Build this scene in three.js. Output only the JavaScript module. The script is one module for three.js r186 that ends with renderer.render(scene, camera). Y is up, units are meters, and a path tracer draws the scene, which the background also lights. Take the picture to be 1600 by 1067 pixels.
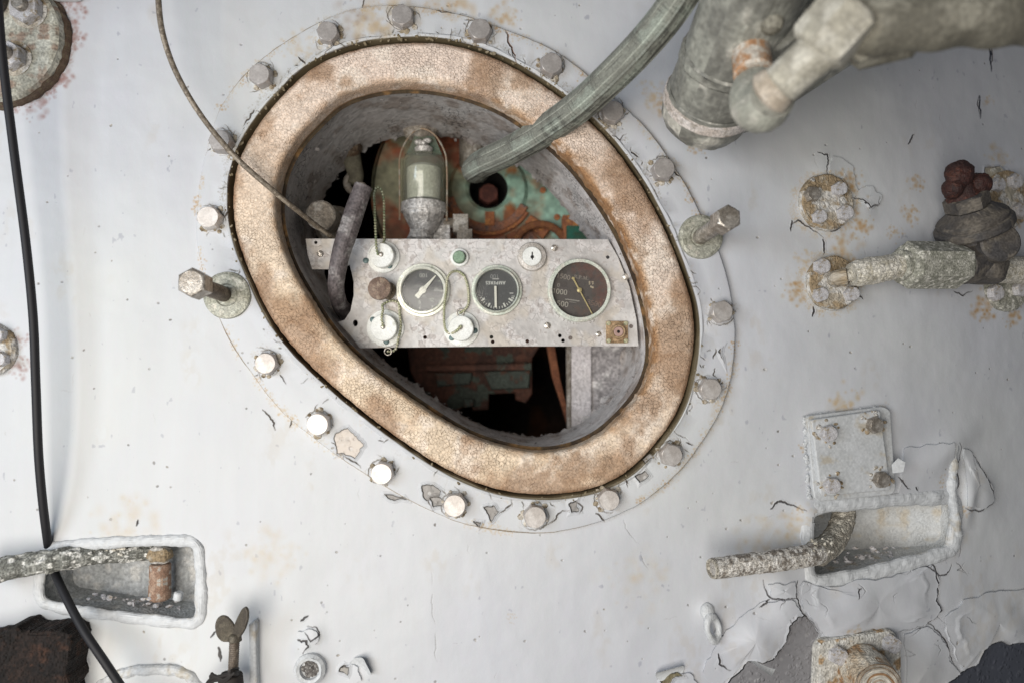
import * as THREE from 'three';
import { RectAreaLightUniformsLib } from 'three/addons/lights/RectAreaLightUniformsLib.js';
import { ImprovedNoise } from 'three/addons/math/ImprovedNoise.js';
import { mergeGeometries, toCreasedNormals } from 'three/addons/utils/BufferGeometryUtils.js';

// ------------------------------------------------------------------ camera, unseen lights, exposure
const scene = new THREE.Scene();
const W = 1024, H = 682, F = 1077;                       // F: focal length in pixels of a 1600 wide picture
const camera = new THREE.PerspectiveCamera(2 * Math.atan(1067 / 2 / F) * 180 / Math.PI, W / H, 0.02, 60);
camera.position.set(0, 0, 0.7);
camera.rotation.set(0.0385, -0.0232, 0);
camera.focus = 0.70; camera.userData.fStop = 2.4;
camera.updateMatrixWorld(true);
RectAreaLightUniformsLib.init();
// unseen lights far left and low behind the camera, lighting the wall; dim surroundings
function unseenLight(x, y, z, w, h, hex, intensity, tx, ty) { const l = new THREE.RectAreaLight(hex, intensity, w, h); l.position.set(x, y, z); l.lookAt(tx, ty, 0); l.name = 'unseen_light'; scene.add(l); return l; }
unseenLight(-1.45, 0.26, 1.22, 0.6, 0.7, 0xe4f1ff, 9.0, -0.1, 0);  // out of view, lights left-facing sides
unseenLight(-0.44, -0.26, 1.12, 0.9, 1.0, 0xfdf6ec, 6.9, 0.06, -0.12);  // out of view, lights the lower middle of the wall
scene.background = new THREE.Color(0.072, 0.08, 0.092); scene.environment = null;
const renderer = new THREE.WebGLRenderer({ antialias: true });
renderer.setSize(W, H);
renderer.shadowMap.enabled = true;
renderer.toneMapping = THREE.LinearToneMapping;
renderer.toneMappingExposure = 0.93;

// ------------------------------------------------------------------ helpers
// creased normals; the helper merges by hundredths of a unit, so it works on a copy in millimetres
const creased = (g, a) => { g.scale(1000, 1000, 1000); const q = toCreasedNormals(g, a); q.scale(0.001, 0.001, 0.001); return q; };
const V = (x, y, z = 0) => new THREE.Vector3(x, y, z);
let seed = 1234567;
const rnd = () => { seed = (seed + 0x6D2B79F5) | 0; let t = Math.imul(seed ^ (seed >>> 15), 1 | seed); t = (t + Math.imul(t ^ (t >>> 7), 61 | t)) ^ t; return ((t ^ (t >>> 14)) >>> 0) / 4294967296; };
const rr = (a, b) => a + (b - a) * rnd();
const clamp = THREE.MathUtils.clamp, lerp = THREE.MathUtils.lerp, sstep = THREE.MathUtils.smoothstep;
const hash = (x, y, s) => { let h = Math.imul(x, 374761393) + Math.imul(y, 668265263) + Math.imul(s, 974711); h = Math.imul(h ^ (h >>> 13), 1274126177); return ((h ^ (h >>> 16)) >>> 0) / 4294967296; };
function vn(x, y, s = 0) {
  const ix = Math.floor(x), iy = Math.floor(y); let u = x - ix, v = y - iy; u = u * u * (3 - 2 * u); v = v * v * (3 - 2 * v);
  const a = hash(ix, iy, s), b = hash(ix + 1, iy, s), c = hash(ix, iy + 1, s), d = hash(ix + 1, iy + 1, s);
  return a + (b - a) * u + (c - a) * v + (a - b - c + d) * u * v;
}
const fbm = (x, y, s = 0, o = 4) => { let r = 0, a = 0.5, n = 0; for (let i = 0; i < o; i++) { r += a * vn(x, y, s + i * 17); n += a; a *= 0.5; x = x * 2.03 + 3.7; y = y * 2.03 + 1.3; } return r / n; };
const perlin = new ImprovedNoise();
const gfbm = (x, y, z = 0, o = 3) => { let r = 0, a = 0.5, n = 0; for (let i = 0; i < o; i++) { r += a * perlin.noise(x, y, z + i * 7.3); n += a; a *= 0.5; x = x * 2.03 + 3.7; y = y * 2.03 + 1.3; } return 0.5 + r / n * 0.8; };
function vor(x, y, s) { // distance to cell border (F2-F1) and cell hash
  const ix = Math.floor(x), iy = Math.floor(y); let a = 9, b = 9, id = 0;
  for (let j = -1; j < 2; j++) for (let i = -1; i < 2; i++) {
    const px = ix + i + hash(ix + i, iy + j, s), py = iy + j + hash(ix + i, iy + j, s + 5), d = Math.hypot(px - x, py - y);
    if (d < a) { b = a; a = d; id = hash(ix + i, iy + j, s + 9); } else if (d < b) b = d;
  }
  return [b - a, id];
}
// outer wall: flat round the hatch, curved away outside to darken right and top
const APX = -0.055, APY = 0.095;
function zw(x, y) {
  const dx = x - APX, dy = y - APY, r = Math.hypot(dx, dy), e = Math.max(0, r - 0.285);
  const c = dx / (r || 1);
  const q = e < 0.3 ? e * e : 0.09 + 0.6 * (e - 0.3);
  return -0.5 * (0.08 + 0.9 * Math.max(0, c) ** 1.4 + 0.3 * Math.max(0, dy / (r || 1)) ** 2) * q;
}
function ray(px, py) { return V((px - 800) / F, -(py - 533.5) / F, -1).applyQuaternion(camera.quaternion); }
function P(px, py, z) { const d = ray(px, py); return d.multiplyScalar((z - 0.7) / d.z).add(camera.position); }
function at(px, py, dz = 0) { let z = dz, p; for (let i = 0; i < 6; i++) { p = P(px, py, z); z = zw(p.x, p.y) + dz; } return P(px, py, z); }
function normalAt(p) { const e = 0.004; return V(-(zw(p.x + e, p.y) - zw(p.x - e, p.y)) / (2 * e), -(zw(p.x, p.y + e) - zw(p.x, p.y - e)) / (2 * e), 1).normalize(); }
const pxs = (p) => (0.7 - p.z) / F;                       // metres per photo pixel at p
const names = {};
function numbered(n) { names[n] = (names[n] ?? -1) + 1; return names[n] ? n + '_' + String(names[n]).padStart(3, '0') : n; }
function thing(name, label, category, pos, group) {
  const o = new THREE.Group(); o.name = numbered(name); scene.add(o); if (pos) o.position.copy(pos);
  o.userData = { label, category }; if (group) o.userData.group = group; return o;
}
function part(parent, name, geo, material, label) {
  const m = new THREE.Mesh(geo, material); m.name = name; m.castShadow = m.receiveShadow = true; parent.add(m); if (label) m.userData.label = label; return m;
}
function solo(name, geo, material, label, category) { const m = part(scene, numbered(name), geo, material); m.userData = { label, category }; return m; }
function onWall(name, label, cat, px, py, dz = 0, spin = 0, group) {
  const p = at(px, py, dz), o = thing(name, label, cat, p, group);
  o.quaternion.setFromUnitVectors(V(0, 0, 1), normalAt(p)).multiply(new THREE.Quaternion().setFromAxisAngle(V(0, 0, 1), spin));
  o.updateMatrixWorld(true); return o;
}
const toLocal = (o, p) => o.worldToLocal(p.clone());
// geometry makers
function uvBox(g, s = 1) { // uv in metres from the dominant axis
  g = g.index ? g.toNonIndexed() : g; const p = g.attributes.position, uv = new Float32Array(p.count * 2), a = V(), b = V(), c = V(), n = V();
  for (let i = 0; i < p.count; i += 3) {
    a.fromBufferAttribute(p, i); b.fromBufferAttribute(p, i + 1); c.fromBufferAttribute(p, i + 2);
    n.crossVectors(b.clone().sub(a), c.clone().sub(a)); const x = Math.abs(n.x), y = Math.abs(n.y), z = Math.abs(n.z);
    [a, b, c].forEach((q, k) => { const [u, v] = z >= x && z >= y ? [q.x, q.y] : x >= y ? [q.z, q.y] : [q.x, q.z]; uv[(i + k) * 2] = u * s; uv[(i + k) * 2 + 1] = v * s; });
  }
  g.setAttribute('uv', new THREE.BufferAttribute(uv, 2)); return g;
}
const merge = (list) => mergeGeometries(list.map((g) => { const q = g.index ? g.toNonIndexed() : g; for (const k of Object.keys(q.attributes)) if (!['position', 'normal', 'uv'].includes(k)) q.deleteAttribute(k); return q; }));
function rough(g, amp, freq, s = 1) { // push vertices about along their normals, by position
  const p = g.attributes.position, n = g.attributes.normal;
  for (let i = 0; i < p.count; i++) {
    const x = p.getX(i), y = p.getY(i), z = p.getZ(i), d = (gfbm(x * freq + z * freq * 0.7 + 50, y * freq - z * freq * 0.6 + 50, s * 3.1 + z * freq, 3) - 0.5) * 2 * amp;
    p.setXYZ(i, x + n.getX(i) * d, y + n.getY(i) * d, z + n.getZ(i) * d);
  }
  g.computeVertexNormals(); return g;
}
function lathe(profile, seg = 40) { // profile [r, z] pairs, axis +z
  const g = new THREE.LatheGeometry(profile.map(([r, z]) => new THREE.Vector2(Math.max(r, 1e-5), z)), seg); g.rotateX(Math.PI / 2);
  const flip = profile[0][1] < profile[profile.length - 1][1]; // keep outside out
  return uvBox(creased(g, 0.6));
}
function hexHead(flat, h, chamfer = 0.82) { // hexagon with a rounded crown, axis +z
  const N = 48, rings = [], pos = [], idx = [], ap = flat / 2;
  const hexR = (a) => ap / Math.cos(((a + Math.PI / 6) % (Math.PI / 3) + Math.PI / 3) % (Math.PI / 3) - Math.PI / 6);
  const prof = [[1, 0, 0], [1, h * chamfer, 0], [0.955, h * 0.97, 0.75], [0.93, h, 1], [0.001, h, 1]];
  for (const [s, z, c] of prof) for (let i = 0; i <= N; i++) { const a = i / N * 2 * Math.PI, r = lerp(hexR(a), ap, c) * s; pos.push(Math.cos(a) * r, Math.sin(a) * r, z); }
  for (let k = 0; k < prof.length - 1; k++) for (let i = 0; i < N; i++) { const a = k * (N + 1) + i, b = a + N + 1; idx.push(a, a + 1, b + 1, a, b + 1, b); }
  const g = new THREE.BufferGeometry(); g.setAttribute('position', new THREE.Float32BufferAttribute(pos, 3)); g.setIndex(idx); g.computeVertexNormals();
  return uvBox(creased(g, 0.28));
}
function hexBar(flat, L, ch = 0.08) { // hexagon bar chamfered and closed at both ends, axis +z
  const N = 48, ap = flat / 2, pos = [], idx = [], hexR = (a) => ap / Math.cos(((a + Math.PI / 6) % (Math.PI / 3) + Math.PI / 3) % (Math.PI / 3) - Math.PI / 6);
  const prof = [[0.001, 0, 1], [0.86, 0, 1], [0.95, ch * 0.3, 0.8], [1, ch, 0], [1, 0.5, 0], [1, 1 - ch, 0], [0.95, 1 - ch * 0.3, 0.8], [0.86, 1, 1], [0.001, 1, 1]];
  for (const [s, z, c] of prof) for (let i = 0; i <= N; i++) { const a = i / N * 2 * Math.PI, r = lerp(hexR(a), ap, c) * s; pos.push(Math.cos(a) * r, Math.sin(a) * r, z * L); }
  for (let k = 0; k < prof.length - 1; k++) for (let i = 0; i < N; i++) { const a = k * (N + 1) + i, b = a + N + 1; idx.push(a, a + 1, b + 1, a, b + 1, b); }
  const g = new THREE.BufferGeometry(); g.setAttribute('position', new THREE.Float32BufferAttribute(pos, 3)); g.setIndex(idx); g.computeVertexNormals(); return uvBox(creased(g, 0.28));
}
function sweep(pts, rad, { closed = false, seg = 80, rs = 20, cap = true, squash = 1 } = {}) {
  const curve = new THREE.CatmullRomCurve3(pts, closed, 'centripetal'), fr = curve.computeFrenetFrames(seg, closed), pos = [], uv = [], idx = [], L = curve.getLength();
  const R = typeof rad === 'function' ? rad : () => rad;
  for (let i = 0; i <= seg; i++) {
    const t = i / seg, c = curve.getPointAt(t === 1 && closed ? 0 : t), N = fr.normals[closed && i === seg ? 0 : i], B = fr.binormals[closed && i === seg ? 0 : i];
    for (let j = 0; j <= rs; j++) {
      const a = j / rs * 2 * Math.PI, r = R(t, a), q = c.clone().addScaledVector(N, Math.cos(a) * r).addScaledVector(B, Math.sin(a) * r);
      pos.push(q.x, q.y, q.z); uv.push(j / rs * 2 * Math.PI * R(0.5, 0), t * L);
    }
  }
  for (let i = 0; i < seg; i++) for (let j = 0; j < rs; j++) { const a = i * (rs + 1) + j, b = a + rs + 1; idx.push(a, a + 1, b, b, a + 1, b + 1); }
  const g0 = new THREE.BufferGeometry();
  if (cap && !closed) for (const e of [0, seg]) {
    const base = pos.length / 3, c = curve.getPointAt(e / seg), T = fr.tangents[e].clone().multiplyScalar(e ? 1 : -1);
    const r0 = R(e / seg, 0), tip = c.clone().addScaledVector(T, r0 * 0.15);
    for (const [s, o] of [[1, 0], [0.8, 0.1]]) for (let j = 0; j <= rs; j++) { const k = (e * (rs + 1) + j) * 3, q = V(pos[k], pos[k + 1], pos[k + 2]).sub(c).multiplyScalar(s).add(c).addScaledVector(T, r0 * o); pos.push(q.x, q.y, q.z); uv.push(j * 0.001, o); }
    pos.push(tip.x, tip.y, tip.z); uv.push(0, 0); const tp = pos.length / 3 - 1;
    for (let j = 0; j < rs; j++) { const a = base + j, b = a + rs + 1; if (e) idx.push(a, a + 1, b, b, a + 1, b + 1, b, b + 1, tp); else idx.push(a, b, a + 1, b, b + 1, a + 1, b, tp, b + 1); }
  }
  g0.setAttribute('position', new THREE.Float32BufferAttribute(pos, 3)); g0.setAttribute('uv', new THREE.Float32BufferAttribute(uv, 2)); g0.setIndex(idx); g0.computeVertexNormals();
  return creased(g0, 0.9);
}
function cyl(a, b, r0, r1 = r0, seg = 28, bevel = 0.0012) { // capped cylinder between two points
  const d = b.clone().sub(a), L = d.length(), B = Math.min(bevel, r1 * 0.4, r0 * 0.4);
  const g = lathe([[0, 0], [r0 - B, 0], [r0, B], [r1, L - B], [r1 - B, L], [0, L]], seg);
  g.applyQuaternion(new THREE.Quaternion().setFromUnitVectors(V(0, 0, 1), d.normalize())); g.translate(a.x, a.y, a.z); return g;
}
function place(g, dir, p) { g.applyQuaternion(new THREE.Quaternion().setFromUnitVectors(V(0, 0, 1), dir.clone().normalize())); return g.translate(p.x, p.y, p.z); }
function slab(points, depth, bevel = 0.001, holes = []) { // points: Vector2-like list, extruded to +z
  const s = new THREE.Shape(points.map((p) => new THREE.Vector2(p.x, p.y)));
  for (const [x, y, r, ry] of holes) { const h = new THREE.Path(); h.absellipse(x, y, r, ry ?? r, 0, Math.PI * 2); s.holes.push(h); }
  const g = new THREE.ExtrudeGeometry(s, { depth: Math.max(depth - 2 * bevel, 1e-4), bevelEnabled: bevel > 0, bevelThickness: bevel, bevelSize: bevel, bevelOffset: -bevel, bevelSegments: 2, curveSegments: 20 });
  g.translate(0, 0, bevel); return uvBox(g);
}
function roundPoly(pts, r, n = 6) { // round the corners of a polygon of Vector2-likes
  const out = [], N = pts.length;
  for (let i = 0; i < N; i++) {
    const p = pts[i], a = pts[(i + N - 1) % N], b = pts[(i + 1) % N], A = V(a.x - p.x, a.y - p.y), B = V(b.x - p.x, b.y - p.y), k = Math.min(r, A.length() * 0.45, B.length() * 0.45);
    A.setLength(k); B.setLength(k);
    for (let j = 0; j <= n; j++) { const t = j / n, u = (1 - t) ** 2, w = t * t; out.push(V(p.x + A.x * u + B.x * w, p.y + A.y * u + B.y * w)); }
  }
  return out;
}
function ball(r, p, sx = 1, sy = 1, sz = 1, ws = 16) { const g = new THREE.SphereGeometry(r, ws, Math.max(8, ws * 0.7 | 0)); g.scale(sx, sy, sz); g.translate(p.x, p.y, p.z); return uvBox(g); }
function boxg(w, h, d, p) { const g = new THREE.BoxGeometry(w, h, d); if (p) g.translate(p.x, p.y, p.z); return uvBox(g); }

// ------------------------------------------------------------------ procedural textures
function tex(w, h, fn) { // fn(i, j) -> [r, g, b (sRGB 0-255), height 0-1]
  const c = new Uint8Array(w * h * 4), b = new Uint8Array(w * h * 4);
  for (let j = 0; j < h; j++) for (let i = 0; i < w; i++) { const [r, g, bl, hh] = fn(i, j), k = (j * w + i) * 4; c[k] = clamp(r, 0, 255); c[k + 1] = clamp(g, 0, 255); c[k + 2] = clamp(bl, 0, 255); c[k + 3] = 255; b[k] = b[k + 1] = b[k + 2] = clamp(hh * 255, 0, 255); b[k + 3] = 255; }
  const mk = (d, s) => { const t = new THREE.DataTexture(d, w, h); t.magFilter = THREE.LinearFilter; t.wrapS = t.wrapT = THREE.MirroredRepeatWrapping; if (s) t.colorSpace = THREE.SRGBColorSpace; t.needsUpdate = true; return t; };
  return [mk(c, true), mk(b, false)];
}
let sharedBump;
function surf({ size = 256, metres = 0.1, fn, rough = 0.75, metal = 0, bump = 0.001, extra = {} }) {
  let [m, b] = tex(size, size, (i, j) => fn(i / size, j / size));
  if (size <= 256) { sharedBump ??= tex(512, 512, (i, j) => { const x = i / 512, y = j / 512, n = fbm(x * 6, y * 6, 71, 5), k = vn(x * 60, y * 60, 7); return [0, 0, 0, 0.3 + 0.45 * n + 0.25 * (k - 0.5)]; })[1]; b = sharedBump.clone(); b.needsUpdate = true; }
  m.offset.set(0.5, 0.5); b.offset.set(0.5, 0.5); m.repeat.set(1 / metres, 1 / metres); b.repeat.set(1 / metres, 1 / metres);
  return new THREE.MeshStandardMaterial({ map: m, bumpMap: b, bumpScale: bump, roughness: rough, metalness: metal, ...extra });
}
const mixc = (a, b, t) => [lerp(a[0], b[0], t), lerp(a[1], b[1], t), lerp(a[2], b[2], t)];
// two or three colours blended by noise, with speckle
function mottled(cols, { f = 5, s = 1, spk = 0.15, spf = 60, sharp = 0.2, thr = [0.5, 0.62] } = {}) {
  return (x, y) => {
    let c = cols[0]; const n0 = fbm(x * f * 3.1 + 4, y * f * 3.1, s + 60, 3), n1 = fbm(x * f, y * f, s, 5) + (n0 - 0.5) * 0.3, n2 = fbm(x * f * 1.7 + 9, y * f * 1.7, s + 40, 5);
    const t1 = sstep(n1, thr[0] - sharp, thr[0] + sharp), t2 = sstep(n2, thr[1] - sharp * 0.6, thr[1] + sharp * 0.6);
    c = mixc(c, cols[1], t1); if (cols[2]) c = mixc(c, cols[2], t2);
    const k = 1 + (vn(x * spf, y * spf, s + 7) - 0.5) * spk * 2 + (vn(x * spf * 2.3, y * spf * 2.3, s + 8) - 0.5) * spk;
    return [c[0] * k, c[1] * k, c[2] * k, 0.35 + 0.35 * n1 + 0.2 * t2 * n2 + 0.2 * (vn(x * spf, y * spf, s + 7) - 0.5)];
  };
}
const plain = (hex, rough = 0.6, metal = 0, extra = {}) => new THREE.MeshStandardMaterial({ color: hex, roughness: rough, metalness: metal, ...extra });

// ------------------------------------------------------------------ outlines read off the photograph (pixels)
const pairs = (s) => s.trim().split(/\s+/).map((q) => q.split(',').map(Number));
const C_IN = pairs('640,131 710,140 780,165 840,205 890,250 930,300 965,355 990,410 1008,465 1018,520 1018,565 1005,605 975,645 935,680 890,700 840,706 790,698 740,682 690,655 630,615 570,570 520,520 480,460 450,405 434,350 432,310 440,265 460,225 490,190 530,155 580,137');
const C_OUT = pairs('630,70 700,73 780,97 850,137 910,182 955,228 1000,290 1035,355 1062,420 1080,480 1083,535 1075,590 1058,640 1025,690 980,735 930,760 870,771 800,768 740,752 680,722 610,675 540,620 480,565 430,505 395,435 372,370 366,310 375,255 400,205 440,155 490,110 560,80');
const C_FL = pairs('610,12 700,22 790,50 870,85 950,150 1010,205 1060,275 1100,350 1130,420 1145,500 1143,570 1130,625 1095,690 1050,745 990,790 930,815 860,830 790,828 720,815 650,785 580,745 500,690 440,640 400,590 360,530 330,460 312,390 312,310 325,240 350,165 400,105 470,55 540,22');
const HC = P(720, 425, 0);                                   // centre of the hatch on the wall
function polar(list) { // radius about HC as a function of angle
  const c = new THREE.CatmullRomCurve3(list.map(([x, y]) => P(x, y, 0)), true, 'centripetal').getPoints(720).map((p) => [Math.atan2(p.y - HC.y, p.x - HC.x), Math.hypot(p.x - HC.x, p.y - HC.y)]).sort((a, b) => a[0] - b[0]);
  const N = 720, tab = []; let k = 0;
  for (let i = 0; i < N; i++) { const a = -Math.PI + i / N * 2 * Math.PI; while (k < c.length && c[k][0] < a) k++; const A = c[(k + c.length - 1) % c.length], B = c[k % c.length]; const da = (B[0] - A[0] + 4 * Math.PI) % (2 * Math.PI) || 1, t = ((a - A[0] + 4 * Math.PI) % (2 * Math.PI)) / da; tab.push(lerp(A[1], B[1], clamp(t, 0, 1))); }
  return (a) => { const u = (((a + Math.PI) / (2 * Math.PI)) % 1 + 1) % 1 * N, i = Math.floor(u); return lerp(tab[i % N], tab[(i + 1) % N], u - i); };
}
const rIn = polar(C_IN), rOut = polar(C_OUT), rFl = polar(C_FL);
const hatchPt = (a, r, z) => V(HC.x + Math.cos(a) * r, HC.y + Math.sin(a) * r, z);
function ringStrip(prof, N = 360) { // prof(a) -> list of [radius, z]; planar uv in metres
  const pos = [], uv = [], idx = []; let M = 0;
  for (let i = 0; i <= N; i++) { const a = (i % N) / N * 2 * Math.PI, q = prof(a); M = q.length; for (const [r, z, ur] of q) { const p = hatchPt(a, r, z), u = hatchPt(a, ur ?? r, 0); pos.push(p.x, p.y, p.z); uv.push(u.x, u.y); } }
  for (let i = 0; i < N; i++) for (let j = 0; j < M - 1; j++) { const a = i * M + j, b = a + M; idx.push(a, a + 1, b, b, a + 1, b + 1); }
  const g = new THREE.BufferGeometry(); g.setAttribute('position', new THREE.Float32BufferAttribute(pos, 3)); g.setAttribute('uv', new THREE.Float32BufferAttribute(uv, 2)); g.setIndex(idx); g.computeVertexNormals();
  return creased(g, 0.7);
}
const BOLTS = pairs('514,55 630,30 750,53 860,105 956,179 1034,268 1124,488 1107,607 1046,709 950,778 835,805 712,787 599,737 500,661 419,568 331,343 350,225 411,122');
// slots cut in the wall (pixels at the wall face)
const SLOT_L = pairs('72,858 306,848 310,972 62,940'), SLOT_R = pairs('1264,795 1490,779 1486,858 1268,908');

// ------------------------------------------------------------------ the painted steel surface: one map for wall, bolted ring and plates, laid out in metres
const TX0 = -0.6, TY0 = -0.395, TW = 1.36, TH = 0.85, CW = 2048, CH = 1280;
const toC = (px, py) => { const p = at(px, py); return [(p.x - TX0) / TW * CW, (1 - (p.y - TY0) / TH) * CH]; };
const PXC = 0.00065 / TW * CW;                               // canvas pixels per photo pixel
const cvC = document.createElement('canvas'), cvH = document.createElement('canvas');
cvC.width = cvH.width = CW; cvC.height = cvH.height = CH;
const gc = cvC.getContext('2d'), gh = cvH.getContext('2d');
{
  const im = gc.createImageData(CW, CH), ih = gh.createImageData(CW, CH);
  for (let j = 0; j < CH; j++) for (let i = 0; i < CW; i++) {
    const x = i / 100, y = j / 100, n = fbm(x * 0.35, y * 0.35, 3, 4), m = fbm(x * 1.6, y * 0.9, 11, 4), f = fbm(x * 9, y * 6, 23, 3), st = fbm(x * 5, y * 0.5, 31, 3);
    let r = 197 + (n - 0.5) * 12 + (m - 0.5) * 7 + (st - 0.5) * 5, g = r + 2.6, b = r + 7.2 - (n - 0.5) * 10;
    const dirt = sstep(m, 0.62, 0.78) * 7 * sstep(f, 0.4, 0.7); r -= dirt * 0.6; g -= dirt; b -= dirt * 1.6;
    if (f > 0.84) { r -= 14 * (f - 0.74) / 0.1; g -= 14 * (f - 0.74) / 0.1; b -= 12 * (f - 0.74) / 0.1; }
    const k = (j * CW + i) * 4; im.data[k] = r; im.data[k + 1] = g; im.data[k + 2] = b; im.data[k + 3] = 255;
    const h = 150 + (m - 0.5) * 16 + (f - 0.5) * 7 + (st - 0.5) * 3; ih.data[k] = ih.data[k + 1] = ih.data[k + 2] = h; ih.data[k + 3] = 255;
  }
  gc.putImageData(im, 0, 0); gh.putImageData(ih, 0, 0);
}
const both = (f) => { f(gc, true); f(gh, false); };
function blob(px, py, r, rgb, alpha) { // soft irregular stain
  const [bx, by] = toC(px, py), n = Math.min(70, 14 + r * 1.6 | 0);
  for (let i = 0; i < n; i++) {
    const a = rr(0, 6.283), d = r * rnd() ** 0.7 * (0.5 + fbm(Math.cos(a) * 1.6 + px, Math.sin(a) * 1.6 + py, 77, 2)) * PXC, x = bx + Math.cos(a) * d, y = by + Math.sin(a) * d, R = r * rr(0.05, 0.3) * PXC;
    const g = gc.createRadialGradient(x, y, 0, x, y, R); g.addColorStop(0, `rgba(${rgb},${Math.min(0.9, alpha * rr(0.3, 1.2))})`); g.addColorStop(0.6, `rgba(${rgb},${alpha * 0.22})`); g.addColorStop(1, `rgba(${rgb},0)`);
    gc.fillStyle = g; gc.fillRect(x - R, y - R, 2 * R, 2 * R);
  }
}
function wob(list, n = 4, amp = 2) { // subdivide a pixel polyline and make it ragged
  let o = list.map((p) => p.slice());
  for (let k = 0; k < n; k++) { const q = [o[0]]; for (let i = 1; i < o.length; i++) { const a = o[i - 1], b = o[i], L = Math.hypot(b[0] - a[0], b[1] - a[1]), d = Math.min(amp, L * 0.14); q.push([(a[0] + b[0]) / 2 + rr(-d, d), (a[1] + b[1]) / 2 + rr(-d, d)], b); } o = q; }
  return o;
}
function trace(g, list) { g.beginPath(); list.forEach(([x, y], i) => { const c = toC(x, y); i ? g.lineTo(...c) : g.moveTo(...c); }); }
function crack(str, w = 2, rgb = '52,48,44', alpha = 0.9, lift = true) {
  w *= 0.62; const l = wob(typeof str === 'string' ? pairs(str) : str, 3, 3), N = l.length;
  const seg = (g, i0, i1, ww, style, ox = 0, oy = 0) => { g.beginPath(); for (let i = i0; i <= i1; i++) { const c = toC(l[i][0] + ox, l[i][1] + oy); i === i0 ? g.moveTo(...c) : g.lineTo(...c); } g.lineWidth = ww * PXC; g.strokeStyle = style; g.lineCap = 'round'; g.stroke(); };
  for (let i = 0; i < N - 1; i++) { const t = (i + 0.5) / N, ww = w * (0.35 + 0.9 * Math.sin(Math.PI * Math.min(1, t * 1.1 + 0.08)) * rr(0.7, 1.2)); if (lift) seg(gh, i, i + 1, ww * 3, 'rgba(180,180,180,0.25)'); }
  for (let i = 0; i < N - 1; i++) { const t = (i + 0.5) / N, ww = w * (0.35 + 0.9 * Math.sin(Math.PI * Math.min(1, t * 1.1 + 0.08)) * rr(0.7, 1.2)); seg(gc, i, i + 1, ww, `rgba(${rgb},${alpha})`); seg(gh, i, i + 1, ww * 1.1, lift ? 'rgba(80,80,80,0.8)' : 'rgba(120,120,120,0.5)'); }
}
function bare(str, rgb, depth = 60, ragged = 3, tint = 0.4) { // paint gone: what lies under it shows, a step lower
  const l = wob([...pairs(str), pairs(str)[0]], 4, ragged);
  const cs = l.map((p) => toC(...p)), bx = Math.min(...cs.map((c) => c[0])), by = Math.min(...cs.map((c) => c[1])), ex = Math.max(...cs.map((c) => c[0])), ey = Math.max(...cs.map((c) => c[1]));
  trace(gh, l); gh.lineWidth = 9 * PXC; gh.strokeStyle = 'rgba(200,200,200,0.35)'; gh.stroke(); gh.lineWidth = 4 * PXC; gh.strokeStyle = 'rgba(225,225,225,0.5)'; gh.stroke();
  both((g, col) => {
    g.save(); trace(g, l); g.clip(); g.fillStyle = col ? `rgb(${rgb})` : `rgb(${150 - depth},${150 - depth},${150 - depth})`; g.fillRect(bx - 2, by - 2, ex - bx + 4, ey - by + 4);
    for (let i = 0; i < (ex - bx) * (ey - by) / 60; i++) { const x = rr(bx, ex), y = rr(by, ey), r = rr(0.6, 4.5), v = rnd(); g.beginPath(); g.ellipse(x, y, r, r * rr(0.4, 1), rr(0, 3), 0, 6.3); g.fillStyle = col ? (v > 0.86 ? `rgba(215,215,212,${tint * 1.2})` : v > 0.5 ? `rgba(255,250,240,${tint * 0.18})` : `rgba(20,22,26,${tint * 0.25})`) : (v > 0.5 ? 'rgba(190,190,190,0.18)' : 'rgba(30,30,30,0.18)'); g.fill(); }
    g.restore();
  });
  trace(gc, l); gc.lineWidth = 1.2 * PXC; gc.strokeStyle = 'rgba(80,78,76,0.55)'; gc.stroke();
}
const RUST = '170,128,80', TAN = '188,164,128', BROWN = '120,86,54', MAUVE = '140,104,98';
// small nicks and drips over the whole wall
for (let i = 0; i < 260; i++) { const [x, y] = toC(rr(0, 1600), rr(0, 1067)), r = rr(0.5, 1.5); gc.beginPath(); gc.ellipse(x, y, r * rr(1, 2.2), r, rr(0, 3), 0, 6.3); gc.fillStyle = `rgba(${rnd() > 0.5 ? '110,104,98' : '150,140,125'},${rr(0.25, 0.8)})`; gc.fill(); gh.beginPath(); gh.ellipse(x, y, r * 1.5, r, 0, 0, 6.3); gh.fillStyle = 'rgba(90,90,90,0.5)'; gh.fill(); }
for (let i = 0; i < 46; i++) { const x = rr(0, 1600), y = rr(0, 1067), L = rr(6, 26), a = rr(-0.3, 0.3) + (rnd() > 0.4 ? 1.57 : 0); crack([[x, y], [x + Math.cos(a) * L * 0.5 + rr(-3, 3), y + Math.sin(a) * L * 0.5], [x + Math.cos(a) * L, y + Math.sin(a) * L]], rr(0.3, 0.6), '160,156,150', 0.5, false); }
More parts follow.
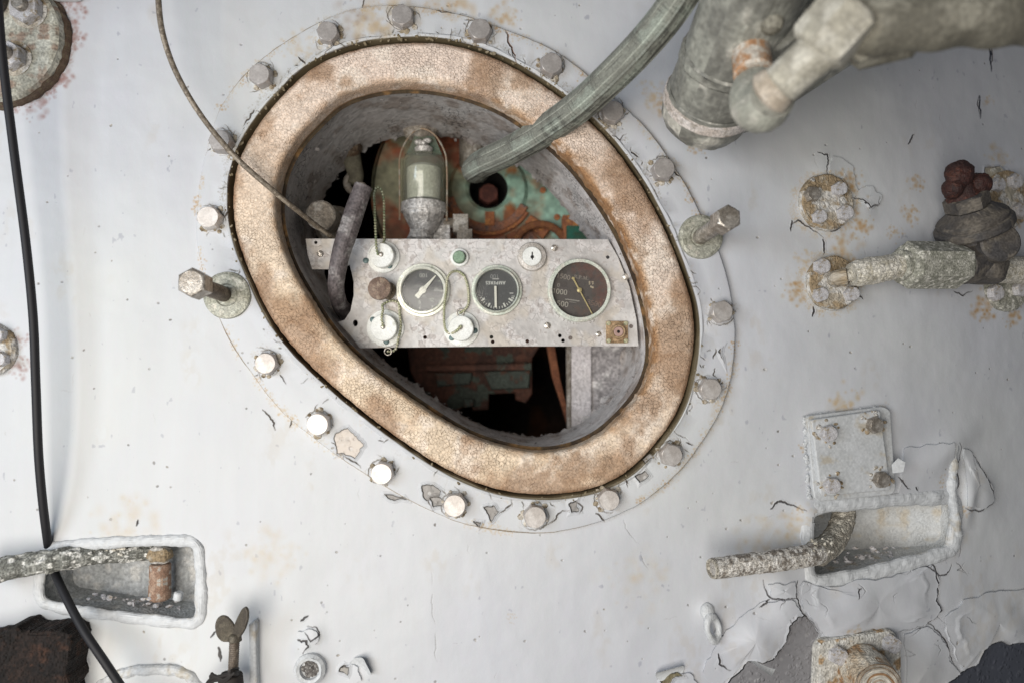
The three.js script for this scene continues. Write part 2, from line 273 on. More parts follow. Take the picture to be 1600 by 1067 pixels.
// rust line where the ring meets the wall
for (let i = 0; i < 300; i++) { const a = i / 300 * 6.2832, q = C_FL[Math.floor(i / 300 * C_FL.length)], q2 = C_FL[(Math.floor(i / 300 * C_FL.length) + 1) % C_FL.length], t = (i / 300 * C_FL.length) % 1, x = lerp(q[0], q2[0], t), y = lerp(q[1], q2[1], t); if (vn(a * 7, 1, 5) > 0.3) blob(x + rr(-4, 4), y + rr(-3, 3), rr(4, 11), rnd() > 0.35 ? TAN : RUST, rr(0.3, 0.8)); }
for (const [x, y, r, c, al] of [[610, 8, 60, TAN, 0.3], [700, 8, 40, RUST, 0.25], [790, 25, 30, RUST, 0.3], [1040, 165, 22, RUST, 0.4], [1090, 225, 18, RUST, 0.5], [1022, 150, 26, TAN, 0.4], [560, 40, 40, BROWN, 0.2], [590, 50, 40, TAN, 0.4], [470, 80, 30, TAN, 0.3], [1330, 290, 26, RUST, 0.45], [1345, 350, 26, RUST, 0.45], [1320, 395, 30, RUST, 0.35], [1245, 455, 24, RUST, 0.45], [1260, 410, 20, TAN, 0.5], [1435, 285, 18, RUST, 0.45], [1425, 335, 20, RUST, 0.45], [1400, 365, 16, RUST, 0.4], [1560, 250, 30, TAN, 0.4], [1545, 160, 14, RUST, 0.3], [1580, 350, 20, RUST, 0.7], [1540, 480, 28, RUST, 0.6], [1580, 490, 26, RUST, 0.5], [1320, 632, 30, TAN, 0.5], [1380, 640, 14, RUST, 0.3], [1255, 700, 10, RUST, 0.3], [1330, 775, 24, RUST, 0.4], [1250, 820, 34, TAN, 0.35], [1190, 850, 50, TAN, 0.22], [1420, 840, 34, TAN, 0.35], [1245, 795, 12, RUST, 0.3], [1472, 752, 12, RUST, 0.5], [1505, 800, 14, RUST, 0.4], [112, 60, 26, MAUVE, 0.6], [95, 120, 22, MAUVE, 0.6], [115, 20, 24, MAUVE, 0.5], [55, 165, 28, MAUVE, 0.4], [30, 575, 20, MAUVE, 0.5], [28, 530, 16, MAUVE, 0.4], [200, 825, 60, TAN, 0.2], [420, 870, 50, TAN, 0.16], [800, 965, 8, RUST, 0.3], [1000, 900, 60, TAN, 0.12], [1330, 985, 20, RUST, 0.3]]) blob(x, y, r, c, al);
for (let i = 0; i < 70; i++) { const a = rr(0, 6.28); blob(1288 + Math.cos(a) * 49, 320 + Math.sin(a) * 47, 9, rnd() > 0.3 ? TAN : RUST, 0.22); blob(1298 + Math.cos(a) * 48, 443 + Math.sin(a) * 46, 9, rnd() > 0.3 ? TAN : RUST, 0.22); blob(4 + Math.cos(a) * 106, 64 + Math.sin(a) * 106, 12, MAUVE, 0.35); }
both((g, col) => { const k = 1.02, pts = new THREE.CatmullRomCurve3(C_OUT.map(([x, y]) => V(x, y)), true, 'centripetal').getPoints(300); g.beginPath(); pts.forEach((p, i) => { const c = toC(720 + (p.x - 720) * k, 425 + (p.y - 425) * k); i ? g.lineTo(...c) : g.moveTo(...c); }); g.closePath(); g.fillStyle = col ? 'rgb(96,86,66)' : 'rgb(120,120,120)'; g.fill(); });
{ const pts = new THREE.CatmullRomCurve3(C_FL.map(([x, y]) => V(x, y)), true, 'centripetal').getPoints(260); for (let i = 0; i < 260; i++) { const n = vn(i * 0.09, 3, 8); if (n < 0.28) continue; const a = toC(pts[i].x, pts[i].y), b = toC(pts[i + 1].x, pts[i + 1].y); gc.beginPath(); gc.moveTo(...a); gc.lineTo(...b); gc.lineWidth = (1.2 + n * 2.6) * PXC; gc.lineCap = 'round'; gc.strokeStyle = `rgba(${n > 0.6 ? '112,92,66' : '150,128,98'},${0.35 + n * 0.5})`; gc.stroke(); } }
// bolted ring: dirt, chips and cracks round each bolt
for (const [x, y] of BOLTS) {
  const top = y < 300, n = 26;
  for (let i = 0; i < n; i++) { const a = rr(0, 6.28), d = rr(12, 27); blob(x + Math.cos(a) * d, y + Math.sin(a) * d, rr(3, 8), rnd() > 0.55 ? '126,112,92' : TAN, (top ? 0.42 : 0.24) * rr(0.3, 1)); }
  for (let i = 0; i < (top ? 5 : 3); i++) { const a = rr(0, 6.28), d = rr(18, 22), e = d + rr(3, 12), b = a + rr(-0.8, 0.8); crack([[x + Math.cos(a) * d, y + Math.sin(a) * d], [x + Math.cos((a + b) / 2) * (d + e) / 2 + rr(-2, 2), y + Math.sin((a + b) / 2) * (d + e) / 2], [x + Math.cos(b) * e, y + Math.sin(b) * e]], rr(0.5, 1.3), '96,86,72', 0.7); }
  crack(Array.from({ length: 9 }, (_, i) => { const a = i * 0.45 + x; return [x + Math.cos(a) * 22, y + Math.sin(a) * 21]; }), 1.3, '96,86,74', 0.6);
}
for (let i = 0; i < 420; i++) { // grime along the ring's inner edge
  const u = i / 420 * C_OUT.length, k = Math.floor(u), q = C_OUT[k], q2 = C_OUT[(k + 1) % C_OUT.length], t = u % 1, x = lerp(q[0], q2[0], t), y = lerp(q[1], q2[1], t), d = Math.hypot(x - 720, y - 425), e = 1 + rr(4, 22) / d;
  const up = y < 330; blob(720 + (x - 720) * e, 425 + (y - 425) * e, rr(3, 8), up ? '112,100,78' : rnd() > 0.5 ? '150,142,130' : TAN, (up ? 0.5 : 0.22) * rr(0.4, 1));
  if (rnd() > 0.8) { const e2 = 1 + rr(10, 32) / d; crack([[720 + (x - 720) * e, 425 + (y - 425) * e], [720 + (x - 720) * e2 + rr(-9, 9), 425 + (y - 425) * e2 + rr(-9, 9)]], rr(0.6, 1.4), '84,76,66', 0.7); }
}
const RING_CRACKS = ['790,52 800,80 808,107', '566,12 572,-10', '985,262 1000,280 998,300', '955,215 968,222 978,212', '1050,270 1060,278', '1010,380 1012,398', '680,18 705,24 730,22', '545,80 530,72 512,86 500,110', '480,105 468,92', '400,175 392,190 384,200', '376,250 366,268 370,280', '362,330 352,345', '455,655 452,668', '520,690 533,700 540,720', '545,672 538,690 528,694', '540,712 556,720 566,730', '660,760 668,775 680,800', '755,790 765,800 768,815', '800,785 780,800', '860,815 872,800 890,795', '895,780 910,790 905,800', '930,800 945,815', '975,745 980,760', '1070,690 1082,694', '1115,575 1112,585 1118,590', '1112,560 1116,545', '1010,700 1000,715', '440,585 450,600', '437,500 441,512', '1000,290 1012,300', '985,240 996,248', '410,640 428,660 430,672'];
for (const c of RING_CRACKS) crack(c, rr(1.4, 2.6), '74,64,54', 0.85);
crack('792,54 800,78 807,106', 2.2, '96,62,44', 0.95);
for (const p of ['660,757 676,756 690,765 684,776 668,780 662,770', '672,776 690,776 694,788 678,790', '756,790 772,788 780,797 768,812 762,800', '990,742 1006,734 1012,742 998,752', '1002,716 1014,708 1018,714 1006,722', '600,772 632,775 636,780 610,780', '888,785 900,780 904,796 892,798', '740,812 752,814 748,822', '1120,550 1124,545 1126,560']) bare(p, '150,146,142', 40, 2, 0.5);
bare('524,682 545,668 570,695 556,715 528,708', '206,196,186', 14, 3, 0.2);
// paint cracks and peeling on the wall
const WALL_CRACKS = ['1278,238 1293,242 1291,262 1292,276', '1331,310 1350,316 1358,326 1372,322 1374,308', '1238,350 1248,344 1256,350 1275,362 1288,372', '1238,345 1236,362', '1287,374 1289,388 1288,398', '1298,362 1316,352 1324,340', '1272,480 1270,495', '1342,460 1350,468', '1492,455 1505,462 1522,454', '1548,65 1549,110', '1531,150 1532,182', '1420,225 1430,210', '1205,795 1216,784 1235,788 1258,796', '1404,745 1414,758 1422,764', '1430,760 1434,766', '1495,690 1496,740 1494,790 1500,825 1498,870', '1505,792 1535,796 1552,782', '1552,782 1540,748 1515,705', '1245,905 1240,930 1246,948 1262,966 1276,984', '1240,930 1222,932 1200,930 1194,918 1191,904', '1200,934 1184,946', '1440,878 1458,890 1464,912 1458,935 1466,950 1450,968 1440,975 1400,985', '1444,968 1468,992 1478,1008 1486,1030 1500,1050', '1464,898 1478,896 1486,880', '1333,930 1336,918 1342,914', '1228,962 1232,980 1224,1000 1205,1022', '1122,1020 1124,1036 1142,1046', '478,985 488,998 500,990 494,978 480,977', '466,998 482,997 484,1008 476,1018', '470,970 482,962', '530,1048 540,1040', '330,995 338,985', '355,970 360,985', '215,812 212,822', '1455,880 1468,900', '1290,1005 1300,1025 1310,1030'];
for (const c of WALL_CRACKS) crack(c, rr(1.8, 3), '70,66,66', 0.9);
for (const c of ['975,812 985,835 1000,850', '1002,868 1014,890', '676,928 680,975', '680,990 684,1035']) crack(c, 1.3, '140,138,136', 0.6, false);
for (let i = 0; i < 26; i++) { const x = 1240 + rr(-20, 280), y = 870 + rr(-10, 150); crack([[x, y], [x + rr(-14, 14), y + rr(4, 12)], [x + rr(-24, 24), y + rr(10, 24)]], rr(0.5, 1.1), '120,118,118', 0.5); }
bare('1240,958 1252,956 1262,968 1276,986 1272,1004 1268,1080 1126,1080 1142,1062 1160,1046 1166,1032 1190,1034 1206,1028 1212,1014 1226,998 1228,980 1232,966', '134,133,136', 70, 3, 0.16);
bare('1470,1085 1480,1066 1502,1050 1522,1040 1530,1026 1534,1014 1560,1003 1580,1008 1600,1004 1640,1000 1640,1090', '72,75,84', 80, 3, 0.08);
bare('1032,1064 1044,1050 1056,1048 1066,1054 1050,1058 1040,1075', '120,112,88', 40, 2, 0.3);
bare('530,1047 538,1038 546,1040 544,1052', '150,146,140', 50, 1.5, 0.3);
bare('1540,262 1560,262 1575,280 1590,320 1575,345 1556,330 1545,300', '170,164,150', 22, 4, 0.5);
// vertical seam right, dark nicks
for (const s of ['1549,60 1550,112', '1532,150 1533,185']) crack(s, 5, '40,42,52', 0.95, false);
crack('310,885 312,902', 8, '40,40,50', 0.95, false); crack('343,1010 347,1030', 6, '50,46,44', 0.95, false);
const WMAP = new THREE.CanvasTexture(cvC), WBMP = new THREE.CanvasTexture(cvH);
WMAP.colorSpace = THREE.SRGBColorSpace;
for (const t of [WMAP, WBMP]) { t.wrapS = t.wrapT = THREE.MirroredRepeatWrapping; t.magFilter = THREE.LinearFilter; t.repeat.set(1 / TW, 1 / TH); t.offset.set(-TX0 / TW, -TY0 / TH); }
const paint = new THREE.MeshStandardMaterial({ map: WMAP, bumpMap: WBMP, bumpScale: 0.0065, roughness: 0.5 });

// ------------------------------------------------------------------ wall mesh with the hatch hole and two slots left open
const inPoly = (x, y, poly) => { let c = false; for (let i = 0, j = poly.length - 1; i < poly.length; j = i++) { const a = poly[i], b = poly[j]; if ((a.y > y) !== (b.y > y) && x < (b.x - a.x) * (y - a.y) / (b.y - a.y) + a.x) c = !c; } return c; };
const slotPoly = (s) => roundPoly(s.map(([x, y]) => at(x, y)), 0.014);
const SPL = slotPoly(SLOT_L), SPR = slotPoly(SLOT_R);
// bulges: [px, py, radius px, height m, aspect, angle]
const BULGE = [[1250, 955, 60, 0.004], [1350, 935, 110, 0.007, 0.5, 0.1], [1210, 975, 70, 0.006, 0.6, 1], [1480, 700, 70, 0.007, 0.45, 0.5], [1530, 760, 36, 0.005, 1.6, 0.3], [1212, 905, 40, 0.005], [1480, 960, 90, 0.006], [1420, 1030, 60, 0.004], [490, 990, 22, 0.004], [472, 1012, 18, 0.004], [488, 1042, 34, 0.006], [1265, 800, 30, 0.006], [1265, 850, 22, 0.005, 2.2, 0], [350, 1060, 80, 0.004], [230, 1050, 110, 0.006, 0.3, 0], [560, 1060, 40, 0.003], [1108, 955, 24, 0.005], [1330, 985, 70, 0.005, 0.3, 0.1], [1180, 1000, 60, 0.005, 0.5, 2.2], [1510, 780, 16, 0.006, 3, 0], [1288, 262, 26, 0.003, 1.6, 0], [1350, 330, 26, 0.003], [1575, 300, 50, 0.003]].map(([px, py, r, h, asp = 1, an = 0]) => { const p = at(px, py); return [p.x, p.y, r * 0.00066, h, asp, an]; });
function relief(x, y) {
  let z = (gfbm(x * 9 + 20, y * 9 + 20, 71, 3) - 0.5) * 0.003 + (gfbm(x * 40 + 20, y * 40 + 20, 73, 2) - 0.5) * 0.0006;
  for (const [bx, by, r, h, asp, an] of BULGE) { let dx = x - bx, dy = y - by; if (Math.abs(dx) > 2.5 * r || Math.abs(dy) > 3.2 * r) continue; if (an) { const c = Math.cos(an), s = Math.sin(an); [dx, dy] = [dx * c + dy * s, dy * c - dx * s]; } z += h * Math.exp(-1.6 * (dx * dx + dy * dy / (asp * asp)) / (r * r)); }
  const hd = Math.hypot(x - HC.x, y - HC.y), ha = Math.atan2(y - HC.y, x - HC.x);
  return z * sstep(hd, rFl(ha) - 0.002, rFl(ha) + 0.02);
}
let WALL;
{
  const xs = [], ys = [];
  for (let x = -0.9; x <= 1.3; x += (x > -0.56 && x < 0.60 ? 0.0019 : 0.012)) xs.push(x);
  for (let y = -0.66; y <= 0.72; y += (y > -0.385 && y < 0.435 ? 0.0019 : 0.012)) ys.push(y);
  const nx = xs.length, ny = ys.length, pos = new Float32Array(nx * ny * 3), uv = new Float32Array(nx * ny * 2), idx = [];
  for (let j = 0; j < ny; j++) for (let i = 0; i < nx; i++) { const k = j * nx + i, x = xs[i], y = ys[j]; pos[k * 3] = x; pos[k * 3 + 1] = y; pos[k * 3 + 2] = zw(x, y) + relief(x, y); uv[k * 2] = x; uv[k * 2 + 1] = y; }
  for (let j = 0; j < ny - 1; j++) for (let i = 0; i < nx - 1; i++) {
    const x = (xs[i] + xs[i + 1]) / 2, y = (ys[j] + ys[j + 1]) / 2, a = Math.atan2(y - HC.y, x - HC.x);
    if (Math.hypot(x - HC.x, y - HC.y) < (rFl(a) + rOut(a)) / 2 || inPoly(x, y, SPL) || inPoly(x, y, SPR)) continue;
    const k = j * nx + i; idx.push(k, k + 1, k + nx, k + nx, k + 1, k + nx + 1);
  }
  const g = new THREE.BufferGeometry(); g.setAttribute('position', new THREE.BufferAttribute(pos, 3)); g.setAttribute('uv', new THREE.BufferAttribute(uv, 2)); g.setIndex(idx); g.computeVertexNormals();
  const w = WALL = part(scene, 'wall', g, paint); w.userData = { kind: 'structure', label: 'white painted steel wall with peeling paint round the oval hatch', category: 'wall' };
}
// lifted sheets of paint: thin shells with curling edges, pieces of the wall
function paintSheet(str, lift, sd) {
  const out = wob([...pairs(str), pairs(str)[0]], 3, 3).map(([x, y]) => at(x, y)), M = out.length - 1, T = 24; let A = 0, cx = 0, cy = 0;
  for (let i = 0; i < M; i++) { const p = out[i], n = out[i + 1], w = p.x * n.y - n.x * p.y; A += w; cx += (p.x + n.x) * w; cy += (p.y + n.y) * w; } cx /= 3 * A; cy /= 3 * A;
  const pos = [], uv = [], idx = [];
  for (let k = 0; k <= T + 2; k++) for (let i = 0; i <= M; i++) {
    const t = Math.min(1, (k / T) ** 0.7), p = out[i % M], x = lerp(cx, p.x, t), y = lerp(cy, p.y, t), R = Math.hypot(p.x - cx, p.y - cy);
    const el = 1.1 * lift * sstep(gfbm(p.x * 20 + 20, p.y * 20 + 20, sd + 0.5, 2), 0.3, 0.7), edge = sstep((1 - t) * R, 0.015, 0.0), wave = (gfbm(x * 16 + 9, y * 16 + 9, sd + 3.3, 2) - 0.3) * lift * 1.2 * sstep((1 - t) * R, -0.006, 0.03);
    let z = zw(x, y) + relief(x, y) + 0.0024 + Math.max(-0.0008, wave) + el * edge * edge * sstep(t, 0.6, 1) ** 2;
    if (k === T + 1) z -= 0.0009; if (k === T + 2) z = zw(x, y) + relief(x, y) + Math.max(0, el * 0.55 - 0.001) - 0.001;
    const s = k === T + 2 ? 0.985 - el * 0.8 : 1; pos.push(cx + (x - cx) * s, cy + (y - cy) * s, z); uv.push(x, y);
  }
  for (let k = 0; k < T + 2; k++) for (let i = 0; i < M; i++) { const a = k * (M + 1) + i, b = a + M + 1; idx.push(a, b, a + 1, b, b + 1, a + 1); }
  const g = new THREE.BufferGeometry(); g.setAttribute('position', new THREE.Float32BufferAttribute(pos, 3)); g.setAttribute('uv', new THREE.Float32BufferAttribute(uv, 2)); g.setIndex(A > 0 ? idx : idx.map((_, i) => idx[i - i % 3 + [0, 2, 1][i % 3]])); g.computeVertexNormals();
  const m = part(WALL, 'paint_sheet', creased(g, 1.25), paint); return m;
}
[['1252,906 1300,914 1400,894 1452,880 1464,904 1459,932 1466,950 1442,972 1405,984 1345,978 1287,990 1266,968 1249,946 1245,924', 0.008],
  ['1192,936 1236,935 1246,953 1254,960 1232,966 1225,998 1207,1024 1188,1032 1166,1030 1150,1046 1124,1068 1098,1050 1120,1000 1152,964', 0.006],
  ['1410,988 1444,975 1464,994 1477,1012 1483,1034 1498,1052 1478,1066 1462,1090 1412,1090', 0.004],
  ['1471,960 1500,934 1560,922 1640,920 1640,1000 1562,1000 1532,1012 1526,1036 1503,1046 1489,1028 1483,1006 1471,986', 0.009],
  ['1501,700 1516,706 1540,748 1551,780 1530,794 1506,788', 0.0055], ['1197,910 1238,906 1239,929 1221,931 1201,928', 0.005],
  ['1412,700 1484,690 1484,768 1440,770 1405,775', 0.0025], ['1300,246 1332,262 1340,300 1330,316 1318,280 1296,272', 0.002], ['1335,312 1352,318 1360,328 1372,322 1376,306 1362,292 1344,296', 0.003],
  ['534,1040 546,1036 560,1040 566,1060 548,1062', 0.003], ['466,985 484,980 500,990 494,1004 474,1002', 0.004], ['1546,262 1572,264 1588,300 1584,336 1560,330 1550,300', 0.004], ['1032,1066 1050,1050 1080,1052 1100,1090 1030,1090', 0.005]].forEach(([p, l], i) => paintSheet(p, l, 300 + i * 7));
// ------------------------------------------------------------------ hatch: bolted ring, gasket, sleeve
const metalFace = (a, b, s, r = 0.45) => surf({ size: 128, metres: 0.04, rough: r, metal: 0.35, bump: 0.0002, fn: mottled([a, b, mixc(a, [230, 228, 226], 0.2)], { f: 3, s, spk: 0.04, spf: 30 }) });
const mBolt = [metalFace([192, 187, 183], [180, 174, 169], 101), metalFace([170, 165, 162], [156, 150, 147], 102), metalFace([214, 209, 205], [202, 195, 189], 103)];
const mSeat = surf({ size: 256, metres: 0.2, rough: 0.9, bump: 0.002, fn: mottled([[74, 62, 44], [58, 46, 34], [110, 84, 52]], { f: 9, s: 5 }) });
const flange = thing('hatch_flange', 'white painted bolted oval ring framing the open hatch', 'flange', null);
flange.position.set(HC.x, HC.y, 0);
const fparts = new THREE.Group();
{
  const g = ringStrip((a) => {
    const up = Math.sin(a), gap = 0.0021 + 0.0016 * sstep(up - 0.5 * Math.cos(a), 0.3, 1.0) + 0.0016 * Math.max(0, Math.cos(a - 0.15)) ** 6 + (fbm(Math.cos(a) * 9 + 10, up * 9 + 10, 4, 3) - 0.5) * 0.0042;
    const i = rOut(a) + gap, o = rFl(a) + (fbm(Math.cos(a) * 30 + 40, Math.sin(a) * 30 + 40, 6, 3) - 0.5) * 0.0016, e = (fbm(Math.cos(a) * 14 + 10, up * 14 + 10, 8, 3) - 0.5) * 0.0016;
    return [[i, -0.016, i - 0.02], [i, 0.0055], [i + 0.0012, 0.0074 + e], [i + 0.004, 0.0078 + e], [i + 0.0062, 0.0062], [i + 0.02, 0.0064 + e * 0.5], [o - 0.003, 0.0065], [o - 0.0009, 0.006], [o, 0.0046], [o + 0.0006, -0.004]];
  }, 480);
  g.translate(-HC.x, -HC.y, 0); part(flange, 'ring', g, paint);
  const s = ringStrip((a) => [[rIn(a) - 0.004, -0.0155], [rOut(a) + 0.012, -0.0155]]); s.translate(-HC.x, -HC.y, 0); part(flange, 'gasket_seat', s, mSeat, 'dark rusty groove under the gasket');
  BOLTS.forEach(([x, y], i) => {
    const p = at(x, y, 0.006), top = y < 330, d = pxs(p), m = part(flange, 'bolt', hexHead(33 * d * rr(0.95, 1.05), 0.011 * rr(0.85, 1.15), rr(0.7, 0.85)), mBolt[i === 15 || i === 12 || i === 13 ? 2 : top ? 1 : 0]);
    m.position.copy(p).sub(flange.position); m.rotation.set(rr(-0.06, 0.06), rr(-0.06, 0.06), rr(0, 1)); if (i === 14) m.userData.label = 'bolt head with a rust patch';
  });
  // crusts of old paint round the bolts
  const mCrust = surf({ size: 128, metres: 0.05, rough: 0.9, bump: 0.0012, fn: mottled([[188, 182, 172], [150, 138, 118], [112, 98, 78]], { f: 5, s: 9, spf: 30 }) });
  const crust = [], grime = [];
  for (const [x, y] of BOLTS) for (let k = 0; k < 11; k++) {
    const a = rr(0, 6.28), r = rr(16.5, 22), p = at(x + Math.cos(a) * r, y + Math.sin(a) * r, 0.0067), g = new THREE.IcosahedronGeometry(rr(0.0012, 0.003), 0); g.scale(1.2, 1.2, 0.45); g.rotateZ(rr(0, 6)); g.rotateX(rr(-0.4, 0.4)); g.translate(p.x - HC.x, p.y - HC.y, p.z); crust.push(uvBox(g));
  }
  for (let i = 0; i < 520; i++) { const a = rr(0, 6.2832), w = Math.sin(a) - 0.4 * Math.cos(a); if (rnd() > 0.25 + 0.75 * sstep(w, 0.1, 0.9)) continue; const r = rOut(a) + rr(0.0018, 0.0075), q = hatchPt(a, r, 0.0068), g = new THREE.IcosahedronGeometry(rr(0.0006, 0.0021), 0); g.scale(1.3, 0.8, 0.6); g.rotateZ(rr(0, 6)); g.rotateX(rr(-0.5, 0.5)); g.translate(q.x - HC.x, q.y - HC.y, q.z); grime.push(uvBox(g)); }
  const gm = part(flange, 'grime', merge(grime), surf({ size: 64, metres: 0.03, rough: 0.95, fn: mottled([[128, 116, 92], [98, 86, 66], [160, 150, 130]], { s: 15 }) }), 'olive grime along the inner lip'); gm.userData.kind = 'stuff';
  const c = part(flange, 'paint_crust', merge(crust), mCrust); c.userData.kind = 'stuff';
}
{ // gasket: tan cracked rubber
  const S = 1536, x0 = HC.x - 0.27, y0 = HC.y - 0.27, span = 0.54;
  const cr = (x, y, cell) => {
    const wx = x + (fbm(x * 260, y * 260, 88, 2) - 0.5) * 0.0022, wy = y + (fbm(x * 260 + 7, y * 260, 89, 2) - 0.5) * 0.0022;
    return vor(wx / cell, wy / cell, 61);
  };
  const [m, b] = tex(S, S, (i, j) => {
    const x = x0 + (i + 0.5) / S * span, y = y0 + (j + 0.5) / S * span, a = Math.atan2(y - HC.y, x - HC.x), ri = rIn(a), ro = rOut(a), t = (Math.hypot(x - HC.x, y - HC.y) - ri) / (ro - ri);
    if (t < -0.5 || t > 1.5) return [150, 120, 90, 0.5];
    const big = sstep(fbm(x * 13 + 3, y * 13, 55, 3), 0.46, 0.56), q1 = cr(x, y, 0.0030), q2 = cr(x, y, 0.0037), d = lerp(q1[0], q2[0], big), id = lerp(q1[1], q2[1], big), edge = 1 - sstep(d, 0.01, lerp(0.12, 0.08, big));
    const n1 = fbm(x * 16, y * 16, 201, 5), n2 = fbm(x * 34 + 5, y * 34, 202, 5), n3 = fbm(x * 90, y * 90, 203, 3);
    const lo = sstep(-Math.sin(a) * 0.6 - 0.3 * Math.cos(a), -0.5, 0.6); // towards the picture's lower left
    let c = mixc([226, 204, 190], [226, 202, 170], lo * 0.8 + 0.2 * n1);
    c = mixc(c, [166, 124, 90], sstep(n1 + 0.25 * (n2 - 0.5), 0.5, 0.68) * 0.7);
    c = mixc(c, [234, 220, 206], sstep(n2, 0.47, 0.64) * 0.7);
    c = mixc(c, [150, 104, 66], sstep(n2 + n1, 1.12, 1.3) * 0.5);
    const rin = (1 - sstep(t, 0.0, 0.22)) * (0.35 + 0.65 * sstep(Math.cos(a - 0.3), 0.3, 0.9)); c = mixc(c, [158, 100, 46], rin * sstep(n3, 0.3, 0.6) * 0.8);
    c = mixc(c, [126, 84, 52], sstep(t, 0.84, 1.0) * 0.7 * n3 * 1.6);
    const vis = 0.34 + 0.66 * sstep(fbm(x * 26 + 9, y * 26, 205, 4), 0.4, 0.62), k = 1 - edge * 0.15 * vis + (id - 0.5) * 0.05 + (n3 - 0.5) * 0.12 + (fbm(x * 600, y * 600, 207, 2) - 0.5) * 0.3;
    const gy = (c[0] + c[1] + c[2]) / 3 + 6; c = mixc(c, [gy * 1.04, gy, gy * 0.95], 0.3);
    return [c[0] * k, c[1] * k * (1 - edge * 0.04), c[2] * k * (1 - edge * 0.08), 0.55 + (n3 - 0.5) * 0.3 - edge * 0.4 * (0.4 + 0.6 * vis)];
  });
  for (const q of [m, b]) { q.repeat.set(1 / span, 1 / span); q.offset.set(-x0 / span, -y0 / span); }
  const g = ringStrip((a) => {
    const w = (s) => (fbm(Math.cos(a) * 40 + 60, Math.sin(a) * 40 + 60, s, 3) - 0.5), rt = sstep(Math.cos(a - 0.2), 0.2, 0.9), i = rIn(a) + w(7) * (0.001 + 0.0028 * rt), o = rOut(a) + w(12) * 0.0012, h = 0.0082 + (fbm(Math.cos(a) * 6 + 9, Math.sin(a) * 6 + 9, 3, 2) - 0.5) * 0.002, L = o - i;
    return [[i, -0.0155, i - 0.022], [i, 0.001, i - 0.006], [i + 0.0008, h - 0.003, i - 0.0008], [i + 0.0032, h - 0.0009], [i + 0.008, h - 0.0001], [i + L * 0.5, h + 0.0002], [o - 0.008, h], [o - 0.0036, h - 0.0008], [o - 0.0008, h - 0.003], [o, 0.0005, o + 0.004], [o, -0.0155, o + 0.02]];
  }, 540);
  g.translate(-HC.x, -HC.y, 0);
  const gk = thing('gasket', 'tan cracked rubber gasket ring lining the oval hatch', 'gasket', V(HC.x, HC.y, 0));
  part(gk, 'gasket_ring', g, new THREE.MeshStandardMaterial({ map: m, bumpMap: b, bumpScale: 0.0022, roughness: 0.8 }));
}
const ZT = -0.15; // depth of the sleeve's inner end
const mSleeve = surf({ size: 512, metres: 0.25, rough: 0.85, bump: 0.0025, fn: (x, y) => { const base = mottled([[216, 216, 218], [206, 204, 205], [176, 168, 164]], { f: 7, s: 301, spk: 0.07, spf: 60, thr: [0.5, 0.64] })(x, y); const [d] = vor(x * 30 + fbm(x * 40, y * 40, 2, 2) * 0.8, y * 30, 303), k = sstep(fbm(x * 6, y * 6, 305, 3), 0.5, 0.6), e = (1 - sstep(d, 0, 0.1)) * k; return [base[0] * (1 - 0.4 * e), base[1] * (1 - 0.4 * e), base[2] * (1 - 0.4 * e), base[3] - e * 0.35]; } });
